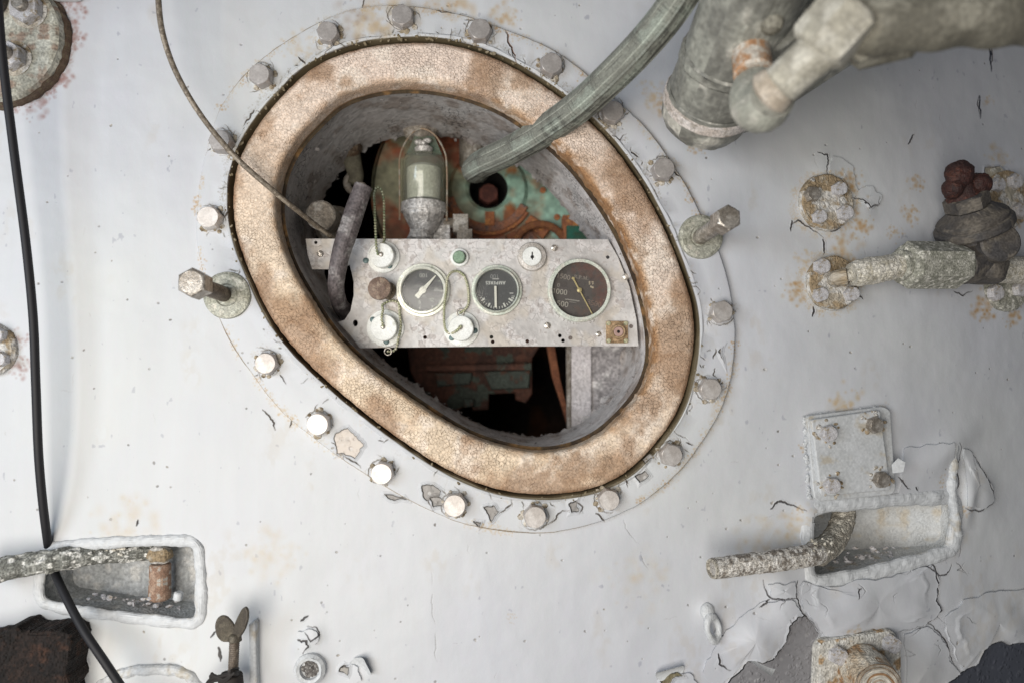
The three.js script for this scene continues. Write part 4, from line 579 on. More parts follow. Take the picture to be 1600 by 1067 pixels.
// fuel bowl
{
  const z = -0.125, d = (0.7 - z) / F, o = thing('fuel_bowl', 'clear glass fuel bowl in a wire clamp on a grey metal base', 'fuel bowl', P(662, 290, z));
  const l = (x, y, dz = 0) => P(x, y, z).sub(o.position).add(V(0, 0, dz)), R = 33 * d, y0 = l(662, 320).y, y1 = l(662, 246).y;
  const mCast = surf({ size: 128, metres: 0.06, rough: 0.5, metal: 0.4, bump: 0.0018, fn: mottled([[206, 204, 202], [184, 181, 178], [222, 220, 217]], { f: 6, s: 451, spk: 0.2, spf: 30 }) });
  const upr = (prof, seg = 36) => { const g = lathe(prof, seg); g.rotateX(-Math.PI / 2); return g; };
  const gl = new THREE.LatheGeometry([[0, y0 + 0.001], [R, y0 + 0.001], [R, y1 - 0.006], [R * 0.94, y1], [R * 0.7, y1 + 0.003], [0, y1 + 0.004], [0, y1 + 0.001], [R * 0.66, y1], [R * 0.86, y1 - 0.004], [R * 0.91, y1 - 0.008], [R * 0.91, y0 + 0.004], [0, y0 + 0.004]].map(([r, y]) => new THREE.Vector2(r, y)), 48);
  part(o, 'glass_bowl', gl, new THREE.MeshPhysicalMaterial({ color: 0xf6f8f4, transmission: 0.95, thickness: 0, roughness: 0.1, ior: 1.47 }));
  part(o, 'added_core', upr([[0.0, 0], [R * 0.78, 0.0], [R * 0.8, 0.038], [R * 0.6, 0.042], [0, 0.042]].map(([r, z2]) => [r, z2])).translate(0, y0 + 0.005, 0), surf({ size: 64, metres: 0.05, rough: 0.7, fn: mottled([[218, 215, 208], [204, 201, 192]], { s: 452 }) }), 'pale core added inside the glass to brighten the bowl');  // pale core added to brighten the bowl through its glass
  part(o, 'rim', upr([[R * 0.98, 0], [R * 1.06, 0.0], [R * 1.08, 0.004], [R * 1.06, 0.011], [R * 0.96, 0.012]]).translate(0, y0 - 0.010, 0), mCast);
  part(o, 'base_cup', rough(upr([[0, 0], [R * 0.34, 0], [R * 0.55, 0.006], [R * 0.95, 0.024], [R * 1.0, 0.03], [R * 0.9, 0.031]]).translate(0, y0 - 0.038, 0), 0.0012, 120), mCast);
  part(o, 'base_block', boxg(R * 1.9, 0.03, R * 1.1, V(R * 0.28, y0 - 0.031, -R * 0.75)), mCast);
  part(o, 'drain', rough(upr([[0.006, -0.014], [0.016, -0.006], [0.011, 0.004], [0, 0.005]]).translate(-0.004, y0 - 0.037, 0.006), 0.002, 120), mCast);
  part(o, 'pipe_union', merge([boxg(0.018, 0.022, 0.018, V(R * 1.75, y0 - 0.022, -0.01)), boxg(0.018, 0.02, 0.018, V(R * 1.95, y0 - 0.04, -0.006)), cyl(V(R * 0.9, y0 - 0.02, -0.01), V(R * 1.8, y0 - 0.02, -0.01), 0.006)]), mGrey);
  const wy = l(662, 210).y, mWire = surf({ size: 64, metres: 0.03, rough: 0.5, metal: 0.3, fn: mottled([[172, 166, 154], [160, 138, 116]], { f: 5, s: 453 }) });
  part(o, 'wire_clamp', sweep([V(-R * 1.1, y0 - 0.02, 0.006), V(-R * 1.12, y0 + 0.03, 0.006), V(-R * 1.12, y1 - 0.004, 0.006), V(-R * 0.98, y1 + 0.01, 0.006), V(-R * 0.5, wy + 0.0, 0.006), V(-0.002, wy + 0.005, 0.006), V(R * 0.5, wy - 0.002, 0.006), V(R * 1.02, y1 + 0.004, 0.006), V(R * 1.1, y1 - 0.012, 0.004), V(R * 1.1, y0 - 0.02, 0.0)], 0.0011, { seg: 90, rs: 8 }), mWire);
  part(o, 'wire_plate', slab([V(-R * 0.86, y1 + 0.004), V(R * 0.86, y1 + 0.004), V(R * 0.5, wy - 0.002), V(-R * 0.45, wy)], 0.0016, 0.0003).translate(0, 0, -0.004), surf({ size: 64, metres: 0.05, rough: 0.6, fn: mottled([[92, 112, 98], [98, 104, 90]], { s: 454 }) }), 'green plate inside the wire clamp');
  part(o, 'clamp_screw', merge([upr([[0, 0], [0.010, 0], [0.011, 0.006], [0.006, 0.01], [0, 0.011]]).translate(0, y1 + 0.004, 0.003), ball(0.0042, V(-0.0055, y1 + 0.0165, 0.006), 1.3, 0.9, 1), ball(0.004, V(0.0045, y1 + 0.0185, 0.006), 1.3, 0.8, 1), ball(0.0034, V(0.0, y1 + 0.0145, 0.008))]), mCast);
}
// engine
const rustGreen = (s, a = 0.5, g0 = [96, 138, 118], r0 = [118, 66, 40]) => mottled([g0, r0, [150, 92, 50]], { f: 6, s, spk: 0.15, spf: 40, thr: [a, a + 0.12], sharp: 0.15 });
{
  const z = -0.20, c = P(763, 297, z), d = (0.7 - z) / F, o = thing('engine', 'green engine casing with heavy rust behind the instrument panel', 'engine', c), R = 186 * d;
  const mCase = surf({ size: 512, metres: 0.34, rough: 0.6, bump: 0.003, fn: (x, y) => { const t = rustGreen(461, 0.57, [146, 180, 163], [150, 104, 78])(x, y); return t; } });
  // vertex-placed rust: left part of the casing is rusty brown, right part green
  const mk = (prof, seg) => { const g = lathe(prof, seg), p = g.attributes.position, col = new Float32Array(p.count * 3); for (let i = 0; i < p.count; i++) { const x = p.getX(i), y = p.getY(i), n = fbm(x * 22 + 9, y * 22 + 9, 462, 4), rd = Math.hypot(x, y), k = sstep(n * 0.34 + (fbm(x * 70 + 9, y * 70 + 9, 467, 3) - 0.5) * 0.14 + (-x) * 2.3 + (rd > 0.045 && rd < 0.115 ? 0.16 * sstep(-y, -0.03, 0.03) : 0), 0.1, 0.26); col.set([lerp(1, 0.84, k), lerp(1, 0.52, k), lerp(1, 0.42, k)], i * 3); } g.setAttribute('color', new THREE.BufferAttribute(col, 3)); return g; };
  const r1 = 30 * d, mc = mCase.clone(); mc.vertexColors = true;
  const ringP = []; for (let i = 0; i <= 24; i++) ringP.push([lerp(R, r1 * 2.1, i / 24), 0]);
  part(o, 'casing', mk([[R, -0.14], [R, -0.006], [R - 0.006, 0], ...ringP.slice(1), [r1 * 1.9, 0.006], [r1 * 1.2, 0.008], [r1 * 1.02, 0.004], [r1, -0.05], [0, -0.05]], 120), mc);
  const mRust = surf({ size: 128, metres: 0.06, rough: 0.9, bump: 0.002, fn: mottled([[168, 108, 72], [136, 88, 66], [192, 132, 80]], { f: 5, s: 463 }) }), mRust2 = surf({ size: 128, metres: 0.06, rough: 0.9, bump: 0.002, fn: mottled([[136, 104, 92], [156, 104, 76], [116, 98, 92]], { f: 5, s: 464 }) });
  const mHole = plain(0x0c0706, 0.9);
  part(o, 'hub_bore', lathe([[r1 * 0.99, -0.048], [r1 * 0.99, 0.0045], [r1 * 0.96, 0.0045], [r1 * 0.94, -0.046], [0, -0.046]], 48), mHole);
  const hb = part(o, 'hub_bolt', hexHead(0.026, 0.03), surf({ size: 64, metres: 0.04, rough: 0.8, fn: mottled([[112, 66, 56], [86, 50, 44]], { s: 465 }) }), 'rusty hexagon bolt head in the hub'); hb.position.set(0, 0, -0.046);
  part(o, 'hub_key', boxg(0.012, 0.018, 0.006, V(0.002, -r1 * 1.6, 0.008)), mRust);
  // curved rusty lip and radial slots below and right of the hub
  const arc = (ra, rb, a0, a1, z0, h, n = 40) => { const s = new THREE.Shape(); for (let i = 0; i <= n; i++) { const a = lerp(a0, a1, i / n); s[i ? 'lineTo' : 'moveTo'](Math.cos(a) * rb, Math.sin(a) * rb); } for (let i = n; i >= 0; i--) { const a = lerp(a0, a1, i / n); s.lineTo(Math.cos(a) * ra, Math.sin(a) * ra); } const g = new THREE.ExtrudeGeometry(s, { depth: h, bevelEnabled: true, bevelSize: 0.001, bevelThickness: 0.001, bevelSegments: 1 }); g.translate(0, 0, z0); return uvBox(g); };
  part(o, 'raised_lip', arc(0.047, 0.056, -2.9, -0.45, 0.0, 0.007), mRust2); part(o, 'lip_edge', arc(0.057, 0.0605, -2.7, -0.55, 0.0, 0.005), mRust);
  for (let i = 0; i < 9; i++) { const a = -2.45 + i * 0.225; part(o, 'vent_slot', arc(0.066, 0.096, a - 0.08, a + 0.08, -0.002, i % 2 ? 0.0055 : 0.008, 6), i % 2 ? mRust2 : mRust); }
  part(o, 'vent_slot', arc(0.045, 0.06, 0.75, 1.05, -0.002, 0.006, 8), mRust);
  for (const [x, y] of [[848, 298], [870, 340]]) { const p = P(x, y, z).sub(c), s = part(o, 'bolt', lathe([[0.004, 0], [0.004, 0.003], [0, 0.004]], 14), mRust); s.position.copy(p); }
  const br = P(843, 368, z).sub(c); part(o, 'timing_ring', new THREE.TorusGeometry(0.034, 0.005, 10, 40).translate(br.x, br.y - 0.022, 0.014), mRust, 'orange rusty ring just above the panel');
  part(o, 'bracket', boxg(0.03, 0.02, 0.02, P(900, 372, z).sub(c).add(V(0, 0, 0.02))), surf({ size: 64, metres: 0.05, rough: 0.7, fn: mottled([[40, 104, 86], [60, 90, 70]], { s: 466 }) }));
  part(o, 'bracket', boxg(0.02, 0.034, 0.02, P(882, 362, z).sub(c).add(V(0, 0, 0.012)).add(V(0.006, 0, 0))), mRust);
  const colr = P(741, 235, z).sub(c); part(o, 'filler_neck', rough(cyl(colr.clone().add(V(0, -0.025, 0)), colr.clone().add(V(0, 0.05, 0.01)), 0.02), 0.001, 60), mGrey);
}
{
  const z = -0.22, o = thing('engine_block', 'rust brown lower engine block with green paint patches below the panel', 'engine block', P(748, 590, z)), l = (x, y, dz = 0) => P(x, y, z).sub(o.position).add(V(0, 0, dz));
  const mB = surf({ size: 256, metres: 0.2, rough: 0.8, bump: 0.003, fn: mottled([[94, 62, 50], [76, 52, 44], [74, 82, 74]], { f: 5, s: 471, thr: [0.5, 0.6], sharp: 0.06 }) }), mG = surf({ size: 128, metres: 0.1, rough: 0.7, bump: 0.002, fn: mottled([[74, 84, 77], [68, 76, 70], [88, 60, 48]], { f: 5, s: 472, thr: [0.5, 0.64] }) });
  part(o, 'block', slab(['630,500', '868,500', '832,560', '832,615', '822,630', '806,625', '805,614', '764,616', '763,640', '738,642', '735,630', '700,650', '668,640', '640,580'].map((s) => { const [x, y] = s.split(',').map(Number); return l(x, y); }), 0.08, 0.003).translate(0, 0, -0.08), mB);
  part(o, 'flange_lip', slab([l(664, 571), l(830, 567), l(830, 578), l(664, 580)], 0.02, 0.002), mB); part(o, 'cover_plate', slab([l(755, 580), l(828, 578), l(826, 606), l(768, 608)], 0.01, 0.002), mG); part(o, 'cover_plate', slab([l(680, 582), l(738, 582), l(734, 600), l(684, 604)], 0.008, 0.002), mG); part(o, 'lug', slab([l(724, 622), l(740, 622), l(740, 634), l(726, 636)], 0.016, 0.002), mG);
}
{
  const z = -0.20, o = thing('rusty_strut', 'thin rust brown strut leaning beside the grey panel below the instrument panel', 'strut', P(872, 600, z)), l = (x, y) => P(x, y, z).sub(o.position);
  part(o, 'strut_bar', slab([l(851, 530), l(864, 530), l(874, 590), l(886, 640), l(886, 668), l(878, 640), l(862, 590)], 0.014, 0.002), surf({ size: 64, metres: 0.05, rough: 0.9, fn: mottled([[134, 86, 60], [108, 66, 46]], { s: 473 }) }));
}
{
  const o = thing('grey_locker', 'grey metal locker side with a pale edge strip at the lower right of the hatch', 'locker', P(935, 600, -0.19)), l = (x, y, z) => P(x, y, z).sub(o.position);
  const m = surf({ size: 256, metres: 0.12, rough: 0.7, bump: 0.001, fn: mottled([[166, 162, 164], [182, 178, 180], [220, 218, 218]], { f: 6, s: 474, spk: 0.2, spf: 50, thr: [0.5, 0.63] }) });
  part(o, 'side_plate', slab([l(918, 500, -0.19), l(1060, 500, -0.19), l(1060, 720, -0.19), l(918, 720, -0.19)], 0.004, 0.001), m); part(o, 'edge_strip', slab([l(892, 500, -0.185), l(924, 500, -0.185), l(924, 720, -0.185), l(892, 720, -0.185)], 0.008, 0.0015), surf({ size: 64, metres: 0.1, rough: 0.6, fn: mottled([[226, 222, 226], [214, 210, 212]], { s: 475 }) }), 'pale vertical strip'); part(o, 'corner_bead', rough(slab([l(885, 500, -0.18), l(893, 500, -0.18), l(893, 720, -0.18), l(886, 720, -0.18)], 0.01, 0.002), 0.001, 90), mGrey);
}
// ------------------------------------------------------------------ hose, cable, studs at the hatch
const mHose = surf({ size: 256, metres: 0.09, rough: 0.8, bump: 0.0009, fn: (x, y) => { const b = mottled([[154, 157, 147], [141, 143, 134], [168, 176, 165]], { f: 3, s: 481, spk: 0.1, spf: 80, thr: [0.5, 0.6] })(x, y); const cr = fbm(x * 34, y * 3, 482, 3), c2 = fbm(x * 8, y * 40, 483, 3), gr = Math.abs(((x * 0.09 / 0.0148) % 1.047) - 0.52), k = 1 - 0.18 * sstep(gr, 0.05, 0.02) - 0.22 * sstep(cr, 0.58, 0.66) - 0.12 * sstep(c2, 0.62, 0.68); return [b[0] * k, b[1] * k, b[2] * k, b[3] - (1 - k)]; } });
{
  const o = thing('rubber_hose', 'thick ribbed green grey rubber hose running from the top edge into the hatch', 'hose', P(900, 160, 0.03));
  const pts = [[756, 262, -0.26], [744, 268, -0.17], [741, 264, -0.118], [757, 254, -0.08], [800, 234, -0.04], [850, 205, -0.002], [905, 166, 0.04], [960, 116, 0.078], [1010, 64, 0.105], [1050, 14, 0.125], [1085, -44, 0.14], [1110, -110, 0.15]].map(([x, y, z]) => P(x, y, z).sub(o.position));
  const lobe = (a, c, w) => Math.exp(-(((a - c + 9.4248) % 6.2832 - 3.1416) ** 2) / (w * 0.5));
  part(o, 'hose_body', sweep(pts, (t, a) => 0.0146 * (1 + 0.07 * Math.abs(Math.cos(a * 3)) ** 60 - 0.03 * Math.abs(Math.cos(a * 3 + 0.32)) ** 90), { seg: 220, rs: 120 }), mHose);
}
{
  const o = thing('thin_cable', 'thin dull brown cable curving from the top edge across the gasket', 'cable', P(330, 200, 0.03));
  const pts = [[243, -60, 0.06], [246, -10, 0.058], [252, 45, 0.055], [268, 98, 0.05], [294, 150, 0.044], [328, 200, 0.036], [372, 250, 0.026], [425, 297, 0.016], [470, 334, -0.01], [512, 366, -0.05], [540, 386, -0.08]].map(([x, y, z]) => P(x, y, z).sub(o.position));
  part(o, 'cable', sweep(pts, 0.0027, { seg: 140, rs: 12 }), surf({ size: 128, metres: 0.03, rough: 0.55, bump: 0.0003, fn: mottled([[122, 112, 98], [96, 86, 74], [156, 146, 132]], { f: 5, s: 491, spk: 0.2 }) }));
}
const mWasher = surf({ size: 256, metres: 0.07, rough: 0.55, metal: 0.3, bump: 0.0008, fn: mottled([[172, 172, 160], [146, 146, 132], [196, 192, 180]], { f: 7, s: 501, spk: 0.15, spf: 50 }) });
const mSteel = surf({ size: 128, metres: 0.05, rough: 0.38, metal: 0.5, bump: 0.0006, fn: mottled([[168, 162, 154], [140, 132, 122], [194, 188, 180]], { f: 5, s: 502, spk: 0.15 }) });
const mStudDark = surf({ size: 128, metres: 0.05, rough: 0.6, metal: 0.3, bump: 0.0006, fn: mottled([[112, 102, 92], [94, 84, 74], [140, 130, 118]], { f: 5, s: 503, spk: 0.2 }) });
function stud(label, w, base, tip, dz, rW, rS, flat, shankM) {
  const o = thing('stud_bolt', label, 'stud', at(w[0], w[1], 0.0045)), z0 = o.position.z, a = P(base[0], base[1], z0 + 0.004).sub(o.position), b = P(tip[0], tip[1], z0 + dz).sub(o.position), D = b.clone().sub(a), dir = D.clone().normalize(), L = D.length();
  part(o, 'washer', rough(lathe([[rW, 0], [rW + 0.0004, 0.0018], [rW - 0.0004, 0.0044], [rW - 0.003, 0.0052], [rS * 1.5, 0.0052], [rS * 1.3, 0.0044], [0, 0.0044]], 48), 0.0003, 120), mWasher);
  const prof = [[rS * 0.98, 0]]; for (let i = 1; i < 44; i++) prof.push([rS * (i % 2 ? 1.0 : 0.965), L * 0.78 * i / 44]); prof.push([rS, L]); prof.push([rS * 0.86, L + 0.002]); prof.push([0, L + 0.002]);
  part(o, 'shank', place(lathe(prof, 26), dir, a), shankM);
  const nut = hexBar(flat, 0.021, 0.1); nut.translate(0, 0, -0.004); part(o, 'nut', place(nut, dir, b.clone().addScaledVector(dir, -0.0135)), mSteel);
}
stud('steel stud with washer and bright nut, sticking out left of the gasket', [356, 462], [349, 460], [300, 442], 0.075, 0.0235, 0.0078, 0.0235, mStudDark);
stud('steel stud with washer and long dull nut, sticking out right of the gasket', [1094, 371], [1094, 371], [1138, 341], 0.075, 0.0225, 0.0078, 0.0215, mSteel);

// ------------------------------------------------------------------ fittings on the wall
const mPaintLoose = surf({ size: 256, metres: 0.12, rough: 0.5, bump: 0.0005, fn: mottled([[200, 203, 206], [192, 195, 197], [184, 178, 166]], { f: 5, s: 601, spk: 0.05, thr: [0.5, 0.68] }) });
const mRim = surf({ size: 256, metres: 0.15, rough: 0.5, bump: 0.0006, fn: mottled([[202, 205, 208], [196, 199, 201], [190, 186, 178]], { f: 5, s: 600, spk: 0.03, thr: [0.5, 0.72] }) });
const mOldCover = surf({ size: 256, metres: 0.08, rough: 0.85, bump: 0.003, fn: mottled([[178, 170, 156], [148, 130, 104], [196, 194, 190]], { f: 6, s: 602, spk: 0.15, spf: 40, thr: [0.5, 0.58], sharp: 0.14 }) });
const mPaintedBolt = surf({ size: 128, metres: 0.03, rough: 0.55, bump: 0.0003, fn: mottled([[196, 195, 198], [178, 176, 178], [150, 138, 120]], { f: 5, s: 603, thr: [0.5, 0.7] }) });
const mPipe = surf({ size: 512, metres: 0.2, rough: 0.48, bump: 0.002, fn: mottled([[146, 147, 139], [118, 118, 112], [186, 184, 175]], { f: 5, s: 604, spk: 0.12, spf: 60, thr: [0.5, 0.64], sharp: 0.18 }) });
const mBuff = surf({ size: 256, metres: 0.1, rough: 0.7, bump: 0.0015, fn: mottled([[176, 172, 158], [158, 154, 142], [190, 187, 176]], { f: 4, s: 605, spk: 0.1 }) });
const mDarkPipe = surf({ size: 256, metres: 0.12, rough: 0.75, bump: 0.002, fn: mottled([[122, 119, 107], [100, 97, 87], [148, 145, 133]], { f: 4, s: 606, spk: 0.1 }) });
const mFrost = surf({ size: 256, metres: 0.06, rough: 0.95, bump: 0.0012, fn: mottled([[206, 202, 192], [194, 189, 176], [168, 162, 146]], { f: 9, s: 607, spk: 0.22, spf: 60 }) });
const mCrusty = surf({ size: 256, metres: 0.07, rough: 0.95, bump: 0.001, fn: mottled([[158, 157, 147], [136, 136, 125], [204, 202, 193]], { f: 9, s: 608, spk: 0.22, spf: 70, thr: [0.5, 0.64], sharp: 0.14 }) });
const mValve = surf({ size: 256, metres: 0.1, rough: 0.65, bump: 0.0015, fn: mottled([[84, 79, 74], [70, 68, 68], [104, 98, 90]], { f: 5, s: 609, spk: 0.15 }) });
const mRedRust = surf({ size: 128, metres: 0.05, rough: 0.7, bump: 0.0015, fn: mottled([[58, 31, 27], [46, 28, 27], [74, 42, 33]], { f: 5, s: 610, spk: 0.2 }) });
const discMesh = (R, h, s) => rough(lathe([[R, 0], [R * 1.01, h * 0.5], [R * 0.985, h * 0.85], [R * 0.94, h], [R * 0.5, h * 1.02], [0, h]], 48), 0.0011, 110, s);
function cover(label, px, py, Rpx, bolts, { h = 0.008, mat = mOldCover, boltPx = 22, spin = 0 } = {}) {
  const o = onWall('round_cover', label, 'cover plate', px, py, 0), d = pxs(o.position); part(o, 'cover_disc', discMesh(Rpx * d, h, 5), mat);
  bolts.forEach(([x, y, m]) => { const p = toLocal(o, at(x, y, h)), b = part(o, 'bolt', rough(hexHead(boltPx * d * rr(0.92, 1.08), 0.0075, 0.75), 0.0003, 200), m ?? mPaintedBolt); b.position.set(p.x, p.y, h - 0.0005); b.rotation.z = rr(0, 1); });
  return [o, d];
}
cover('round bolted cover plate with four bolts in the cracked paint right of the hatch', 1288, 318, 45, [[1267, 305, mSteel], [1309, 297], [1278, 340], [1318, 334]]);
{
  const [o, d] = cover('round bolted plate below the four bolt cover, with a crusted pipe leaving it', 1298, 443, 43, [[1282, 417], [1280, 461], [1328, 460]]);
  const l = (x, y, z) => toLocal(o, at(x, y, z));
  part(o, 'boss', rough(sweep([l(1304, 438, 0.004), l(1312, 434, 0.022), l(1324, 432, 0.026)], 0.0085, { seg: 14, rs: 18 }), 0.0008, 120), mOldCover);
  part(o, 'spigot', cyl(l(1316, 433, 0.026), l(1334, 429, 0.028), 0.0058, 0.0056), mFrost);
}
{
  const o = thing('crusted_pipe', 'frost coloured crusted pipe with a hexagon union between round plate and valve', 'pipe', at(1400, 420, 0.03)), l = (x, y, z) => at(x, y, z).sub(o.position);
  part(o, 'sleeve', rough(sweep([l(1331, 429, 0.028), l(1370, 422, 0.03), l(1422, 413, 0.032)], (t) => 0.0128 + 0.0009 * Math.sin(t * 5) - 0.0016 * (1 - Math.min(1, t * 8)), { seg: 60, rs: 30 }), 0.0011, 190), mFrost);
  const a = l(1412, 414, 0.032), b = l(1502, 415, 0.032), dir = b.clone().sub(a), g = hexBar(0.042, dir.length(), 0.07); g.rotateZ(0.1); part(o, 'hex_union', place(g, dir, a), mCrusty); part(o, 'union_collar', cyl(l(1404, 415, 0.032), l(1420, 414, 0.032), 0.0155), mCrusty);
}
cover('round plate half hidden behind the red capped valve at the right edge', 1572, 312, 46, [[1556, 290], [1582, 285], [1590, 330]], { h: 0.006 });
cover('round plate with peeling rust edge below the valve at the right edge', 1568, 446, 42, [[1552, 458], [1590, 452]], { h: 0.009, mat: mCrusty });
{
  const o = thing('shutoff_valve', 'dark brass shutoff valve with a rusty red cap at the right edge', 'valve', at(1525, 370, 0.03)), l = (x, y, z) => at(x, y, z).sub(o.position);
  const up = l(1503, 275, 0.05).sub(l(1535, 400, 0.03)).normalize();
  const lx = (prof, p, s = 40) => place(lathe(prof, s), up, p);
  part(o, 'bonnet', lx([[0, -0.016], [0.027, -0.016], [0.029, -0.014], [0.029, -0.010], [0.035, -0.009], [0.0365, -0.007], [0.0365, -0.001], [0.035, 0.001], [0.033, 0.002], [0.033, 0.0055], [0.0315, 0.0075], [0.024, 0.013], [0.020, 0.017], [0, 0.017]], l(1521, 348, 0.036)), mValve);
  { const g = hexBar(0.036, 0.016, 0.1); g.rotateZ(0.4); part(o, 'gland_nut', place(g, up, l(1514, 326, 0.04)), mValve); }
  part(o, 'body', rough(ball(0.026, l(1532, 396, 0.03), 1, 1.1, 0.95, 30), 0.0006, 60), mValve);
  part(o, 'port', cyl(l(1543, 386, 0.04), l(1566, 378, 0.064), 0.0205, 0.0195, 36, 0.002), mValve); part(o, 'port', cyl(l(1496, 415, 0.032), l(1530, 408, 0.03), 0.0205, 0.0225, 36, 0.002), mValve);
  part(o, 'port', cyl(l(1535, 405, 0.03), l(1531, 438, 0.03), 0.0245, 0.0225, 36, 0.003), mValve); part(o, 'port', rough(cyl(l(1545, 420, 0.02), l(1650, 425, 0.02), 0.015, 0.015), 0.0006, 90), mFrost);
  const capP = l(1505, 297, 0.045);
  part(o, 'cap', merge([rough(ball(0.0135, capP.clone().addScaledVector(up, 0.0165).add(V(-0.001, 0, 0.002)), 1.0, 1.05, 0.9, 24), 0.0016, 150), rough(ball(0.0115, capP.clone().add(V(-0.0125, 0.001, 0.004)), 0.85, 1.0, 1, 24), 0.0014, 150), rough(ball(0.0125, capP.clone().add(V(0.0145, 0.005, 0.002)), 1.05, 0.95, 1, 24), 0.0014, 150), rough(place(lathe([[0.0165, -0.014], [0.0165, -0.004], [0.013, 0.003], [0.010, 0.014], [0, 0.014]], 30), up, capP.clone().add(V(0.001, -0.002, -0.002))), 0.0008, 150)]), mRedRust);
}
{ // square plate
  const o = onWall('bolted_plate', 'white painted square plate with four bolts above the right recess', 'plate', 1323, 707, 0), d = pxs(o.position);
  const c = pairs('1256,650 1374,636 1384,642 1391,760 1386,768 1276,779 1268,774'), l = (x, y, z) => toLocal(o, at(x, y, z));
  const base = c.map(([x, y]) => { const p = l(x, y, 0); return V(p.x * 1.02, p.y * 1.03); }), top = pairs('1264,655 1372,640 1388,764 1280,774').map(([x, y]) => { const p = l(x, y, 0.008); return V(p.x, p.y); });
  const fix = (g) => { g.computeBoundingBox(); return g; };
  part(o, 'back_plate', rough(fix(slab(roundPoly(base, 0.006), 0.006, 0.001)), 0.0004, 150), mPaintLoose);
  part(o, 'front_plate', rough(slab(roundPoly(top, 0.004), 0.006, 0.0012).translate(0, 0, 0.0055), 0.0003, 150), mPaintLoose);
  for (const [x, y, m] of [[1292, 676, mPaintedBolt], [1364, 663, mSteel], [1297, 757, mPaintedBolt], [1374, 748, mSteel]]) { const p = l(x, y, 0.0115), b = part(o, 'bolt', hexHead(23 * d, 0.0075, 0.75), m); b.position.set(p.x, p.y, 0.0112); b.rotation.z = rr(0, 1); }
  const fl = []; for (const [x, y] of [[1292, 676], [1364, 663], [1297, 757], [1374, 748]]) for (let i = 0; i < 12; i++) { const a = rr(0, 6.3), r = rr(13, 22), p = l(x + Math.cos(a) * r, y + Math.sin(a) * r, 0.0115), g = new THREE.IcosahedronGeometry(rr(0.0012, 0.003), 0); g.scale(1, rr(0.5, 1), 0.4); g.rotateZ(rr(0, 3)); g.rotateX(rr(-0.6, 0.6)); g.translate(p.x, p.y, 0.0118); fl.push(uvBox(g)); }
  const e = part(o, 'paint_crust', merge(fl), mOldCover); e.userData.kind = 'stuff';
  part(o, 'paint_flake', slab([V(0, 0), V(0.010, 0.002), V(0.012, 0.012), V(0.005, 0.016), V(-0.001, 0.009)], 0.0008, 0.0002).rotateY(-0.4).translate(l(1380, 735, 0).x, l(1380, 735, 0).y, 0.0135), mPaintLoose);
  const rl = []; for (let i = 0; i < 170; i++) { const t = rnd() * 3, s = Math.floor(t), f = t - s, q4 = pairs('1262,778 1254,652 1376,636 1394,764'), a = q4[s], b = q4[s + 1], p = l(lerp(a[0], b[0], f), lerp(a[1], b[1], f), 0), g = new THREE.IcosahedronGeometry(rr(0.0006, 0.0024), 0); g.scale(1, 1.4, 0.6); g.rotateZ(rr(0, 3)); g.translate(p.x, p.y, rr(0.0005, 0.004)); rl.push(uvBox(g)); }
  const e2 = part(o, 'edge_crust', merge(rl), mPaintLoose); e2.userData.kind = 'stuff';
}
